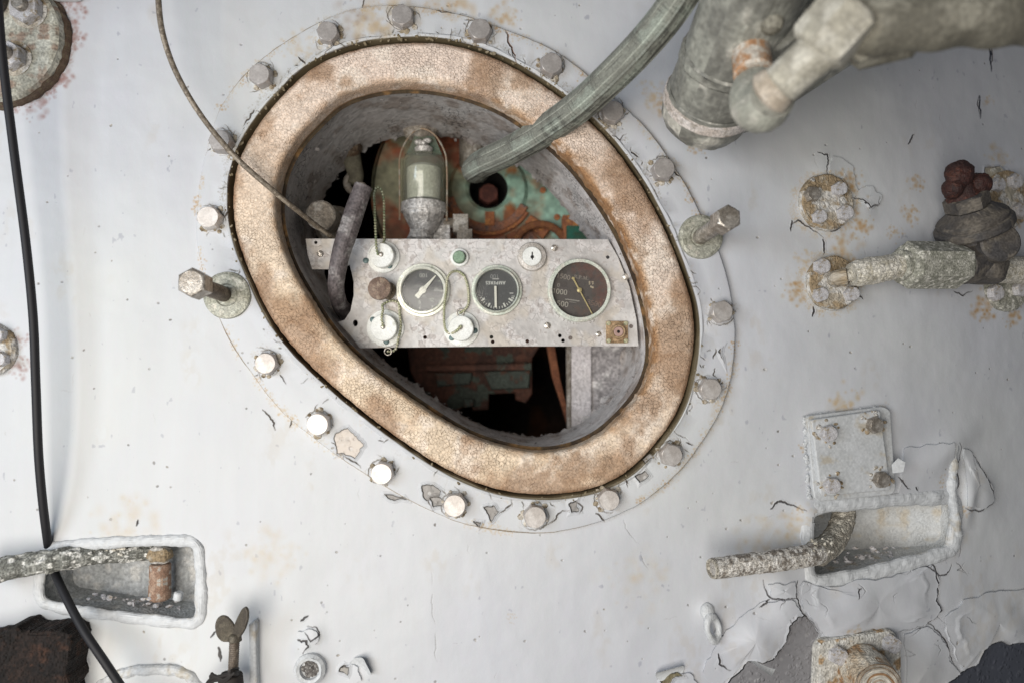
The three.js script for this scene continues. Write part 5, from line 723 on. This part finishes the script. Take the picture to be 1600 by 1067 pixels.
// slots: welded rim, sides and back
function slot(label, poly, depth, mat, px, py, backScale, rimR, depthR) {
  const o = thing('recess', label, 'recess', at(px, py)), c = o.position.clone(), N = poly.length, pos = [], uv = [], idx = []; let len = 0; const zs = (p) => zw(p.x, p.y);
  const cx = poly.reduce((s, p) => s + p.x, 0) / N, cy = poly.reduce((s, p) => s + p.y, 0) / N;
  for (let i = 0; i <= N; i++) { const p = poly[i % N]; [[1.03, 0.001], [1, -0.006], [lerp(1, backScale, 0.5), -depth * 0.5], [backScale, -depth]].forEach(([s, z], j) => { pos.push(cx + (p.x - cx) * s - c.x, cy + (p.y - cy) * s - c.y, zs(p) + z - c.z); uv.push(len, z); }); len += Math.hypot(poly[(i + 1) % N].x - p.x, poly[(i + 1) % N].y - p.y); }
  for (let i = 0; i < N; i++) for (let j = 0; j < 3; j++) { const a = i * 4 + j, b = a + 4; idx.push(a, a + 1, b, b, a + 1, b + 1); }
  const g = new THREE.BufferGeometry(); g.setAttribute('position', new THREE.Float32BufferAttribute(pos, 3)); g.setAttribute('uv', new THREE.Float32BufferAttribute(uv, 2)); g.setIndex(idx); g.computeVertexNormals(); part(o, 'side_wall', g, mat);
  const nx = 40, bb = [], bi = [], bu = []; const xs = poly.map((p) => p.x), ys = poly.map((p) => p.y), x0 = Math.min(...xs), x1 = Math.max(...xs), y0 = Math.min(...ys), y1 = Math.max(...ys);
  for (let j = 0; j <= nx; j++) for (let i = 0; i <= nx; i++) { const x = lerp(x0 - 0.002, x1 + 0.002, i / nx), y = lerp(y0 - 0.002, y1 + 0.002, j / nx), p = V(x, y); bb.push(x - c.x, y - c.y, zs(p) - lerp(depth, depthR ?? depth, i / nx) + 0.003 + (fbm(x * 60 + 9, y * 60 + 9, 3, 3) - 0.5) * 0.006 - c.z); bu.push(x, y); if (i < nx && j < nx) { const k = j * (nx + 1) + i; bi.push(k, k + 1, k + nx + 1, k + nx + 1, k + 1, k + nx + 2); } }
  const b = new THREE.BufferGeometry(); b.setAttribute('position', new THREE.Float32BufferAttribute(bb, 3)); b.setAttribute('uv', new THREE.Float32BufferAttribute(bu, 2)); b.setIndex(bi); b.computeVertexNormals(); part(o, 'back_wall', b, mat);
  const rim = sweep(poly.filter((_, i) => i % 2 === 0).map((p) => V(cx + (p.x - cx) * 1.035 - c.x, cy + (p.y - cy) * 1.07 - c.y, zs(p) + 0.0005 - c.z)), (t, a) => rimR * (1 + 0.12 * Math.sin(t * 61) * Math.sin(t * 23)), { closed: true, seg: 220, rs: 18 });
  { const rp = rim.attributes.position; for (let i = 0; i < rp.count; i++) { const zz = zs(V(rp.getX(i) + c.x, rp.getY(i) + c.y)) - c.z; rp.setZ(i, zz + (rp.getZ(i) - zz) * 0.62); } rim.computeVertexNormals(); } part(o, 'weld_rim', rough(rim, 0.0011, 120), mRim); return [o, (x, y, z) => at(x, y, z).sub(c)];
}
const mSlotL = surf({ size: 256, metres: 0.1, rough: 0.8, bump: 0.003, fn: mottled([[178, 181, 183], [162, 165, 166], [192, 192, 190]], { f: 6, s: 621, spk: 0.12, spf: 40 }) });
const mSlotR = surf({ size: 256, metres: 0.1, rough: 0.75, bump: 0.003, fn: mottled([[206, 209, 211], [196, 197, 196], [198, 190, 176]], { f: 4, s: 622, spk: 0.04, thr: [0.52, 0.7] }) });
{
  const [o, l] = slot('white rimmed slot recess at the lower left, crossed by a frayed bar', SPL, 0.048, mSlotL, 185, 905, 0.96, 0.0056);
  const fl = []; for (let i = 0; i < 46; i++) { const t = rnd(), p = l(lerp(130, 290, t), lerp(934, 952, t) + rr(-6, 6), rr(-0.045, -0.012)), g = new THREE.IcosahedronGeometry(rr(0.001, 0.0035), 0); g.scale(1.3, 0.5, 1); g.rotateX(rr(0, 3)); g.rotateY(rr(0, 3)); g.translate(p.x, p.y + 0.003, p.z); fl.push(uvBox(g)); }
  const f = part(o, 'paint_flakes', merge(fl), mPaintedBolt); f.userData.kind = 'stuff';
  const mPin = surf({ size: 128, metres: 0.04, rough: 0.8, bump: 0.001, fn: mottled([[166, 142, 124], [138, 110, 92], [178, 174, 166]], { f: 5, s: 623 }) });
  const pn = thing('hinge_pin', 'short brown upright pin inside the lower left recess', 'pin', at(250, 905, -0.025)), m = (x, y, z) => at(x, y, z).sub(pn.position);
  part(pn, 'pin_body', rough(cyl(m(249, 936, -0.026), m(250, 880, -0.026), 0.0108, 0.0102), 0.0006, 100), mPin); part(pn, 'pin_head', rough(ball(0.011, m(250, 866, -0.022), 1.2, 0.8, 0.9, 20), 0.002, 110), mOldCover);
  part(pn, 'locking_tab', rough(cyl(m(276, 938, -0.022), m(279, 924, -0.022), 0.0045), 0.0006, 160), mPaintLoose);
  const bar = thing('frayed_bar', 'frayed pale bar lying across the left end of the lower left recess', 'bar', at(60, 885, 0.01)), k = (x, y, z) => at(x, y, z).sub(bar.position);
  part(bar, 'bar_body', rough(sweep([k(-40, 900, 0.03), k(10, 888, 0.025), k(80, 876, 0.014), k(150, 866, -0.006), k(235, 862, -0.03)], (t) => 0.0125 - t * 0.0045, { seg: 90, rs: 26 }), 0.0024, 130), surf({ size: 256, metres: 0.07, rough: 0.9, bump: 0.0015, fn: mottled([[156, 157, 152], [112, 113, 108], [208, 208, 204]], { f: 9, s: 661, spk: 0.25, spf: 60, thr: [0.48, 0.6], sharp: 0.1 }) }));
  const fr = []; for (let i = 0; i < 60; i++) { const t = rnd(), p = k(lerp(-10, 190, t), lerp(889, 862, t) + rr(-14, 12) * (1 - t * 0.5), lerp(0.034, -0.01, t)), g = new THREE.IcosahedronGeometry(rr(0.001, 0.004), 0); g.scale(1.4, 0.5, 0.5); g.rotateZ(rr(-0.6, 0.9)); g.translate(p.x, p.y, p.z); fr.push(uvBox(g)); }
  const fp = part(bar, 'loose_flakes', merge(fr), mFrost); fp.userData.kind = 'stuff';
}
{
  const [o, l] = slot('white rimmed slot recess at the lower right with a bent rod in it', SPR, 0.115, mSlotR, 1378, 838, 0.97, 0.0082, 0.02);
  const fl = []; for (let i = 0; i < 40; i++) { const p = l(rr(1300, 1400), rr(855, 880), rr(-0.03, -0.015)), g = new THREE.IcosahedronGeometry(rr(0.001, 0.004), 0); g.scale(1.3, 0.5, 1); g.rotateX(rr(0, 3)); g.rotateY(rr(0, 3)); g.translate(p.x, p.y, p.z); fl.push(uvBox(g)); }
  const f = part(o, 'paint_flakes', merge(fl), mPaintedBolt); f.userData.kind = 'stuff';
  const rod = thing('bent_rod', 'crusted bent rod poking out of the lower right recess to the left', 'rod', at(1250, 870, 0.02)), k = (x, y, z) => at(x, y, z).sub(rod.position);
  const mRod = surf({ size: 256, metres: 0.06, rough: 0.9, bump: 0.0012, fn: mottled([[204, 201, 196], [192, 187, 179], [124, 117, 109]], { f: 12, s: 624, spk: 0.3, spf: 80, thr: [0.5, 0.57], sharp: 0.14 }) }), mRodD = surf({ size: 256, metres: 0.06, rough: 0.9, bump: 0.003, fn: mottled([[160, 155, 144], [140, 134, 123], [192, 187, 175]], { f: 9, s: 625, spk: 0.3, spf: 70, thr: [0.5, 0.6] }) });
  part(rod, 'rod_body', rough(sweep([k(1116, 888, 0.042), k(1170, 881, 0.036), k(1230, 873, 0.028), k(1272, 866, 0.018), k(1290, 858, 0.004)], (t) => 0.0098 + 0.0012 * t, { seg: 80, rs: 28 }), 0.0009, 200), mRod);
  part(rod, 'rod_neck', rough(sweep([k(1276, 865, 0.014), k(1298, 850, -0.002), k(1312, 828, -0.014), k(1318, 808, -0.022), k(1320, 780, -0.028)], (t) => 0.0128 - 0.001 * t, { seg: 40, rs: 24 }), 0.0012, 160), mRodD, 'darker bent neck inside the recess');
  const A = k(1116, 888, 0.042), B = k(1170, 881, 0.036); part(rod, 'rod_end', place(lathe([[0.0096, -0.001], [0.0092, 0.0012], [0.0072, 0.0014], [0.0062, -0.002], [0, -0.003]], 24), A.clone().sub(B).add(V(0, 0, 0.003)), A.clone().add(A.clone().sub(B).normalize().multiplyScalar(0.0015))), mRodD);
  const fr = []; for (let i = 0; i < 50; i++) { const p = k(rr(1262, 1300), rr(838, 862), rr(0.0, 0.02)), g = new THREE.IcosahedronGeometry(rr(0.0008, 0.0028), 0); g.scale(1, 0.6, 0.5); g.rotateZ(rr(0, 3)); g.rotateX(rr(0, 3)); g.translate(p.x, p.y, p.z + 0.008); fr.push(uvBox(g)); }
  const fp = part(rod, 'loose_flakes', merge(fr), mFrost); fp.userData.kind = 'stuff';
  // raised bar welded beside the slot
  const w = thing('weld_ridge', 'upright raised welded strip above the right end of the lower right recess', 'ridge', at(1494, 750, 0)), r = (x, y, z) => at(x, y, z).sub(w.position);
  part(w, 'ridge_bar', rough(sweep([r(1490, 686, 0.001), r(1489, 720, 0.003), r(1488, 770, 0.004), r(1492, 800, 0.005), r(1496, 835, 0.003)], (t) => 0.0045 + 0.0012 * Math.sin(t * 17) ** 2, { seg: 60, rs: 16 }), 0.001, 130), mPaintLoose);
}
{ // lug, square flange, wing bolt, edge plate, boss, flakes
  const lug = onWall('paint_lug', 'small white paint clogged loop standing on the wall left of the square pipe flange', 'lug', 1108, 972, 0);
  const d = pxs(lug.position), t = new THREE.TorusGeometry(0.0095, 0.0036, 12, 28); t.scale(0.8, 1.3, 1); t.rotateY(0.5); t.rotateZ(0.25); t.translate(0.001, -0.003, 0.008); part(lug, 'loop', rough(uvBox(t), 0.0008, 160), mPaintLoose); part(lug, 'stem', rough(ball(0.0075, V(-0.003, 0.012, 0.003), 1, 1.3, 0.8, 18), 0.001, 150), mPaintLoose);
  const fl = onWall('pipe_flange', 'cracked white square pipe flange with a rusty pipe stub at the bottom edge', 'flange', 1336, 1030, 0), l = (x, y, z) => toLocal(fl, at(x, y, z));
  part(fl, 'flange_plate', rough(slab(roundPoly(pairs('1274,998 1392,980 1402,1000 1406,1090 1272,1095').map(([x, y]) => { const p = l(x, y, 0.008); return V(p.x, p.y); }), 0.012), 0.013, 0.003), 0.0012, 90), surf({ size: 256, metres: 0.1, rough: 0.7, bump: 0.003, fn: mottled([[202, 201, 196], [190, 187, 179], [168, 142, 110]], { f: 5, s: 631, thr: [0.5, 0.66], sharp: 0.14 }) }));
  for (const [x, y] of [[1305, 1020], [1388, 1002]]) { const p = l(x, y, 0.012), b = part(fl, 'bolt', rough(hexHead(26 * d, 0.01, 0.7), 0.001, 130), mPaintedBolt); b.position.set(p.x, p.y, 0.012); }
  part(fl, 'pipe_stub', rough(sweep([l(1340, 1040, 0.008), l(1356, 1052, 0.03), l(1374, 1072, 0.055)], (u) => 0.026 - u * 0.004, { seg: 20, rs: 30 }), 0.0016, 80), surf({ size: 256, metres: 0.08, rough: 0.85, bump: 0.003, fn: mottled([[198, 193, 182], [180, 164, 142], [150, 114, 80]], { f: 5, s: 632 }) }));
  const wb = thing('wing_bolt', 'olive grey wing bolt standing at the bottom left in front of the wall', 'wing bolt', at(363, 1000, 0.03)), k = (x, y, z) => at(x, y, z).sub(wb.position);
  const mWing = surf({ size: 128, metres: 0.05, rough: 0.6, metal: 0.2, bump: 0.0006, fn: mottled([[84, 78, 67], [72, 66, 58], [98, 92, 80]], { f: 5, s: 633 }) });
  const wing = (pts, tw) => { const g = slab(roundPoly(pts.map(([x, y]) => k(x, y, 0.03)), 0.004, 4), 0.0035, 0.0012); g.translate(0, 0, -0.0017); const a = k(364, 998, 0.03); g.translate(-a.x, -a.y, 0); g.rotateY(tw); return g.translate(a.x, a.y, k(364, 998, 0.03).z); };
  part(wb, 'wing', wing([[337, 974], [340, 964], [347, 959], [355, 961], [363, 970], [370, 984], [371, 996], [360, 1002], [347, 1001], [339, 990]], 0.25), mWing); part(wb, 'wing', wing([[363, 986], [371, 966], [381, 949], [388, 944], [393, 950], [393, 964], [387, 981], [376, 996], [366, 998]], -0.35), mWing);
  part(wb, 'wing_hub', rough(cyl(k(366, 1002, 0.03), k(367, 990, 0.03), 0.0065, 0.0055), 0.0004, 200), mWing); part(wb, 'threaded_rod', (() => { const a = k(361, 1110, 0.03), b = k(366, 998, 0.03), D = b.clone().sub(a), Ln = D.length(), pf = [[0, 0]]; for (let i = 0; i < 70; i++) pf.push([i % 2 ? 0.0048 : 0.0044, Ln * i / 70]); pf.push([0, Ln]); return place(lathe(pf, 18), D, a); })(), mStudDark);
  part(wb, 'clamp_nut', rough(cyl(k(359, 1075, 0.03), k(362, 1052, 0.03), 0.012, 0.010), 0.001, 160), plain(0x2a2522, 0.8));
  const tw = thing('twisted_wire', 'dark twisted wire scraps round the foot of the wing bolt', 'wire', at(345, 1056, 0.03)), w = (x, y, z) => at(x, y, z).sub(tw.position), wl = [];
  for (let i = 0; i < 7; i++) wl.push(sweep([w(310 + i * 5, 1078 - i * 3, 0.025), w(330, 1066 - i * 2 + rr(-4, 4), 0.034), w(350, 1060 + rr(-6, 6), 0.04), w(362 + rr(-4, 8), 1050 + rr(-8, 6), 0.042), w(372, 1048 + rr(-4, 10), 0.03)], rr(0.0008, 0.0018), { seg: 24, rs: 7 }));
  part(tw, 'wire_strands', merge(wl), plain(0x25211f, 0.7));
  const ep = thing('edge_plate', 'thin white painted plate standing on edge right of the wing bolt', 'plate', at(390, 1030, 0)), e = (x, y, z) => at(x, y, z).sub(ep.position);
  { const a = [e(384, 980, 0.018), e(390, 978, 0.022), e(394, 982, 0.02), e(397, 1100, 0.02), e(386, 1100, 0.018)], s = slab(a, 0.012, 0.0015); s.translate(0, 0, 0.0); part(ep, 'plate_body', rough(s, 0.0006, 110), mPaintLoose); }
  const bo = onWall('boss_ring', 'small white painted ring boss with a crusted hole at the bottom edge', 'boss', 486, 1042, 0.002); part(bo, 'ring', rough(lathe([[0.0155, 0], [0.0152, 0.006], [0.0125, 0.0088], [0.0095, 0.0078], [0.0088, 0.004], [0, 0.003]], 40), 0.0009, 120), mPaintLoose); part(bo, 'plug', rough(ball(0.0085, V(0, 0, 0.003), 1, 1, 0.35, 18), 0.002, 220), surf({ size: 64, metres: 0.02, rough: 0.9, bump: 0.002, fn: mottled([[120, 116, 112], [88, 84, 82], [170, 168, 164]], { f: 8, s: 634 }) }), 'crusted grey plug');
  const curl = (label, px, py, r, a0, a1, len, spin, tilt) => { const o = onWall('paint_curl', label, 'paint flake', px, py, 0.001, spin), pos = [], idx = [], n = 18, m = 10; for (let i = 0; i <= n; i++) for (let j = 0; j <= m; j++) { const t = i / n, a = lerp(a0, a1, t), ww = len * (0.75 + 0.25 * Math.sin(t * 3.1)) * (j / m - 0.5); pos.push(Math.sin(a) * r, ww + (fbm(i * 0.4, j * 0.4, 9, 2) - 0.5) * 0.002, (1 - Math.cos(a)) * r + tilt * ww); if (i < n && j < m) { const k2 = i * (m + 1) + j; idx.push(k2, k2 + 1, k2 + m + 1, k2 + m + 1, k2 + 1, k2 + m + 2); } } const half = pos.length / 3, all = pos.slice(); for (let i = 0; i < half; i++) all.push(pos[i * 3], pos[i * 3 + 1], pos[i * 3 + 2] - 0.0005); const id2 = idx.slice(); for (let i = 0; i < idx.length; i += 3) id2.push(idx[i] + half, idx[i + 2] + half, idx[i + 1] + half); const g = new THREE.BufferGeometry(); g.setAttribute('position', new THREE.Float32BufferAttribute(all, 3)); g.setIndex(id2); g.computeVertexNormals(); part(o, 'curled_paint', uvBox(g), mPaintLoose); };
  curl('round white paint curl lifting off at the bottom edge', 556, 1045, 0.016, -0.2, 1.1, 0.022, 0.4, 0.2);
  curl('long curled lip of paint at the bottom edge below the lower right recess', 1048, 1056, 0.012, -0.2, 1.3, 0.03, 1.8, 0);
  curl('paint flap curling over the bare grey patch left of the square pipe flange', 1196, 1026, 0.014, -0.2, 1.0, 0.034, -2.2, 0);
}
// ------------------------------------------------------------------ top left flange, left edge flange, rusty block, black cable
{
  const o = onWall('big_flange', 'large round bolted flange with mauve rust edge in the top left corner', 'flange', 4, 66, 0), l = (x, y, z) => toLocal(o, at(x, y, z)), d = pxs(o.position);
  part(o, 'flange_disc', rough(lathe([[101 * d, 0], [102 * d, 0.006], [99 * d, 0.011], [95 * d, 0.0125], [60 * d, 0.0125], [0, 0.0125]], 64), 0.0014, 90), surf({ size: 256, metres: 0.1, rough: 0.7, bump: 0.0025, fn: mottled([[178, 178, 168], [156, 154, 142], [140, 122, 108]], { f: 6, s: 641, thr: [0.5, 0.63] }) }));
  part(o, 'edge_crust', rough(new THREE.TorusGeometry(100 * d, 0.005, 12, 90).translate(0, 0, 0.001), 0.003, 120), surf({ size: 128, metres: 0.05, rough: 0.95, bump: 0.002, fn: mottled([[110, 88, 76], [84, 70, 56], [130, 120, 96]], { f: 5, s: 642 }) }));
  part(o, 'pipe', rough(cyl(V(-0.012, 0.036, 0.008), V(-0.04, 0.085, 0.2), 0.026, 0.026, 40), 0.0008, 60), mValve);
  for (const [x, y, s] of [[22, 92, 1], [46, 18, 1.1], [-50, 120, 1], [-60, 40, 1]]) { const p = l(x, y, 0.012), g = new THREE.Group(); g.name = 'bolt'; g.position.set(p.x, p.y, 0.0118); o.add(g); part(g, 'washer', lathe([[0.018, 0], [0.018, 0.0015], [0, 0.0018]], 28), mOldCover); part(g, 'nut', hexHead(0.025 * s, 0.012, 0.8), mPaintedBolt); part(g, 'thread_end', cyl(V(0, 0, 0.01), V(0, 0, 0.019), 0.0068), mSteel); }
  const o2 = onWall('small_flange', 'small round bolted flange with mauve rust edge cut by the left picture edge', 'flange', -14, 546, 0), l2 = (x, y, z) => toLocal(o2, at(x, y, z)), d2 = pxs(o2.position);
  part(o2, 'flange_disc', rough(lathe([[41 * d2, 0], [41 * d2, 0.004], [38 * d2, 0.007], [0, 0.007]], 48), 0.0012, 110), mOldCover); for (const [x, y] of [[4, 561], [0, 524], [-34, 560]]) { const p = l2(x, y, 0.007), b = part(o2, 'bolt', rough(hexHead(0.013, 0.007, 0.75), 0.0004, 200), mPaintedBolt); b.position.set(p.x, p.y, 0.0068); }
  const tab = onWall('corner_bracket', 'rounded white tab at the top edge beside the big corner flange', 'bracket', 105, -12, 0.001); part(tab, 'tab', slab(roundPoly([V(-0.02, -0.011), V(0.018, -0.011), V(0.02, 0.03), V(-0.02, 0.03)], 0.008), 0.012, 0.002), mPaintLoose);
  const rb = thing('rusty_block', 'rough black brown rusted block in the bottom left corner', 'block', at(40, 1040, 0.03)), k = (x, y) => { const p = at(x, y, 0.03); return V(p.x - rb.position.x, p.y - rb.position.y); };
  const pl = wob(pairs('-80,1008 -10,994 10,986 28,976 44,984 76,982 98,980 112,988 112,1012 108,1040 109,1075 107,1130 -80,1130'), 3, 3).map(([x, y]) => k(x, y));
  part(rb, 'block_body', rough(slab(pl, 0.035, 0.003).translate(0, 0, -0.03), 0.0022, 90), surf({ size: 256, metres: 0.1, rough: 0.95, bump: 0.006, fn: mottled([[36, 27, 23], [26, 22, 21], [54, 37, 29]], { f: 6, s: 643, spk: 0.35, spf: 40 }) }));
  const bc = thing('black_cable', 'black cable hanging down the left side and passing behind the frayed bar', 'cable', at(50, 500, 0.03)), c = (x, y, z) => at(x, y, z).sub(bc.position);
  part(bc, 'cable', sweep([c(-8, -40, 0.06), c(3, 90, 0.05), c(20, 230, 0.042), c(40, 385, 0.037), c(51, 500, 0.035), c(55, 600, 0.034), c(60, 720, 0.028), c(70, 820, 0.012), c(80, 880, -0.006), c(96, 920, 0.014), c(130, 985, 0.034), c(160, 1030, 0.04), c(200, 1090, 0.042)], 0.0039, { seg: 200, rs: 16 }), plain(0x17171c, 0.62));
  const lw = onWall('lower_ledge', 'white welded ledge under the lower left recess at the bottom edge', 'ledge', 235, 1058, 0); const ll = (x, y, z) => toLocal(lw, at(x, y, z)); part(lw, 'ledge_bead', rough(sweep([ll(150, 1075, 0.002), ll(190, 1052, 0.005), ll(240, 1046, 0.006), ll(290, 1052, 0.005), ll(316, 1075, 0.003)], 0.005, { seg: 60, rs: 16 }), 0.002, 90), mPaintLoose);
}
// ------------------------------------------------------------------ pipework in the foreground, top right
{
  const o = thing('pipe_assembly', 'big grey capped pipe with a white band and side branch at the top right', 'pipe', P(1150, 80, 0.1)), l = (x, y, z) => P(x, y, z).sub(o.position);
  const A = l(1108, 162, 0.07), B = l(1300, -300, 0.28), dir = B.clone().sub(A).normalize(), Rr = 0.0425, L = A.distanceTo(B);  // pipe and branch run on out of view, darkening the upper right wall
  const g = (prof, n = 56) => place(lathe(prof, n), dir, A);
  part(o, 'pipe_body', rough(g([[0, -0.030], [Rr * 0.5, -0.029], [Rr * 0.82, -0.024], [Rr * 0.97, -0.012], [Rr, 0.0], [Rr * 0.985, 0.012], [Rr * 0.955, 0.013], [Rr * 0.95, 0.045], [Rr * 0.99, 0.047], [Rr * 0.99, 0.054], [Rr * 0.94, 0.056], [Rr * 0.92, L], [0, L]]), 0.0016, 70), mPipe);
  part(o, 'paint_band', (() => { const t = new THREE.LatheGeometry([[Rr * 0.96, -0.001], [Rr * 1.03, 0.000], [Rr * 1.03, 0.0085], [Rr * 0.96, 0.0095]].map(([r, z]) => new THREE.Vector2(r, z)), 64); t.rotateX(Math.PI / 2); t.rotateZ(1.2); return rough(place(uvBox(t), dir, A), 0.0006, 120); })(), surf({ size: 128, metres: 0.06, rough: 0.6, bump: 0.0008, fn: mottled([[206, 200, 196], [190, 180, 172], [150, 142, 132]], { f: 5, s: 651, thr: [0.55, 0.7] }) }), 'broken white band round the pipe end');
  const C = l(1112, 158, 0.06), D = l(1520, -120, 0.13); part(o, 'branch_pipe', rough(cyl(C, D, 0.0435, 0.046, 48, 0.012), 0.0014, 60), mPipe);
  part(o, 'upper_boss', rough(cyl(l(1180, 40, 0.12), l(1200, 20, 0.17), 0.042, 0.036, 40, 0.006), 0.002, 60), mPipe); part(o, 'boss_bolt', rough(ball(0.009, l(1206, 36, 0.185), 1, 1, 1, 18), 0.0008, 120), mDarkPipe);
  part(o, 'union_nut', rough(cyl(l(1172, 62, 0.155), l(1178, 118, 0.172), 0.0146, 0.0152, 30, 0.002), 0.0006, 120), surf({ size: 128, metres: 0.04, rough: 0.5, bump: 0.0008, fn: mottled([[204, 198, 188], [172, 130, 96], [186, 176, 164]], { f: 5, s: 652 }) }), 'white and orange union nut');
  const h = thing('elbow_hose', 'buff elbow fitting and pipe crossing in front of the big grey pipe', 'pipe fitting', P(1300, 70, 0.2)), k = (x, y, z) => P(x, y, z).sub(h.position);
  part(h, 'elbow', rough(sweep([k(1180, 134, 0.168), k(1182, 156, 0.178), k(1193, 164, 0.195), k(1208, 150, 0.21)], (t) => 0.0168 + 0.0042 * Math.sin(t * 3.1), { seg: 30, rs: 28 }), 0.0008, 90), surf({ size: 128, metres: 0.1, rough: 0.5, bump: 0.0015, fn: mottled([[166, 167, 156], [146, 147, 138], [188, 186, 176]], { f: 5, s: 671, spk: 0.08 }) }));
  part(h, 'elbow_collar', cyl(k(1198, 150, 0.21), k(1222, 130, 0.22), 0.0175, 0.0155, 34, 0.003), surf({ size: 64, metres: 0.05, rough: 0.6, fn: mottled([[196, 186, 172], [176, 164, 148]], { s: 653 }) }));
  part(h, 'pipe_run', cyl(k(1216, 136, 0.218), k(1330, 34, 0.25), 0.0148, 0.0155, 34, 0.002), mBuff);
  const hx = (a, b, f, m) => { const D2 = b.clone().sub(a), gg = hexBar(f, D2.length(), 0.12); part(h, 'hex_collar', place(gg, D2, a), m); };
  hx(k(1272, 82, 0.234), k(1338, 8, 0.25), 0.040, mBuff); hx(k(1318, 58, 0.225), k(1384, 22, 0.24), 0.044, mDarkPipe);
  part(h, 'hose', sweep([k(1340, 46, 0.235), k(1400, 38, 0.245), k(1470, 30, 0.25), k(1560, 26, 0.25), k(1640, 26, 0.25), k(2200, 60, 0.25)], (t) => 0.0195 + 0.0012 * Math.sin(t * 60), { seg: 90, rs: 36 }), mDarkPipe, 'dark hose leading to the right');
  part(h, 'hose_nut', rough(cyl(k(1330, 62, 0.215), k(1432, 34, 0.24), 0.0225, 0.0225, 24, 0.004), 0.0006, 60), mDarkPipe);
}
renderer.render(scene, camera);
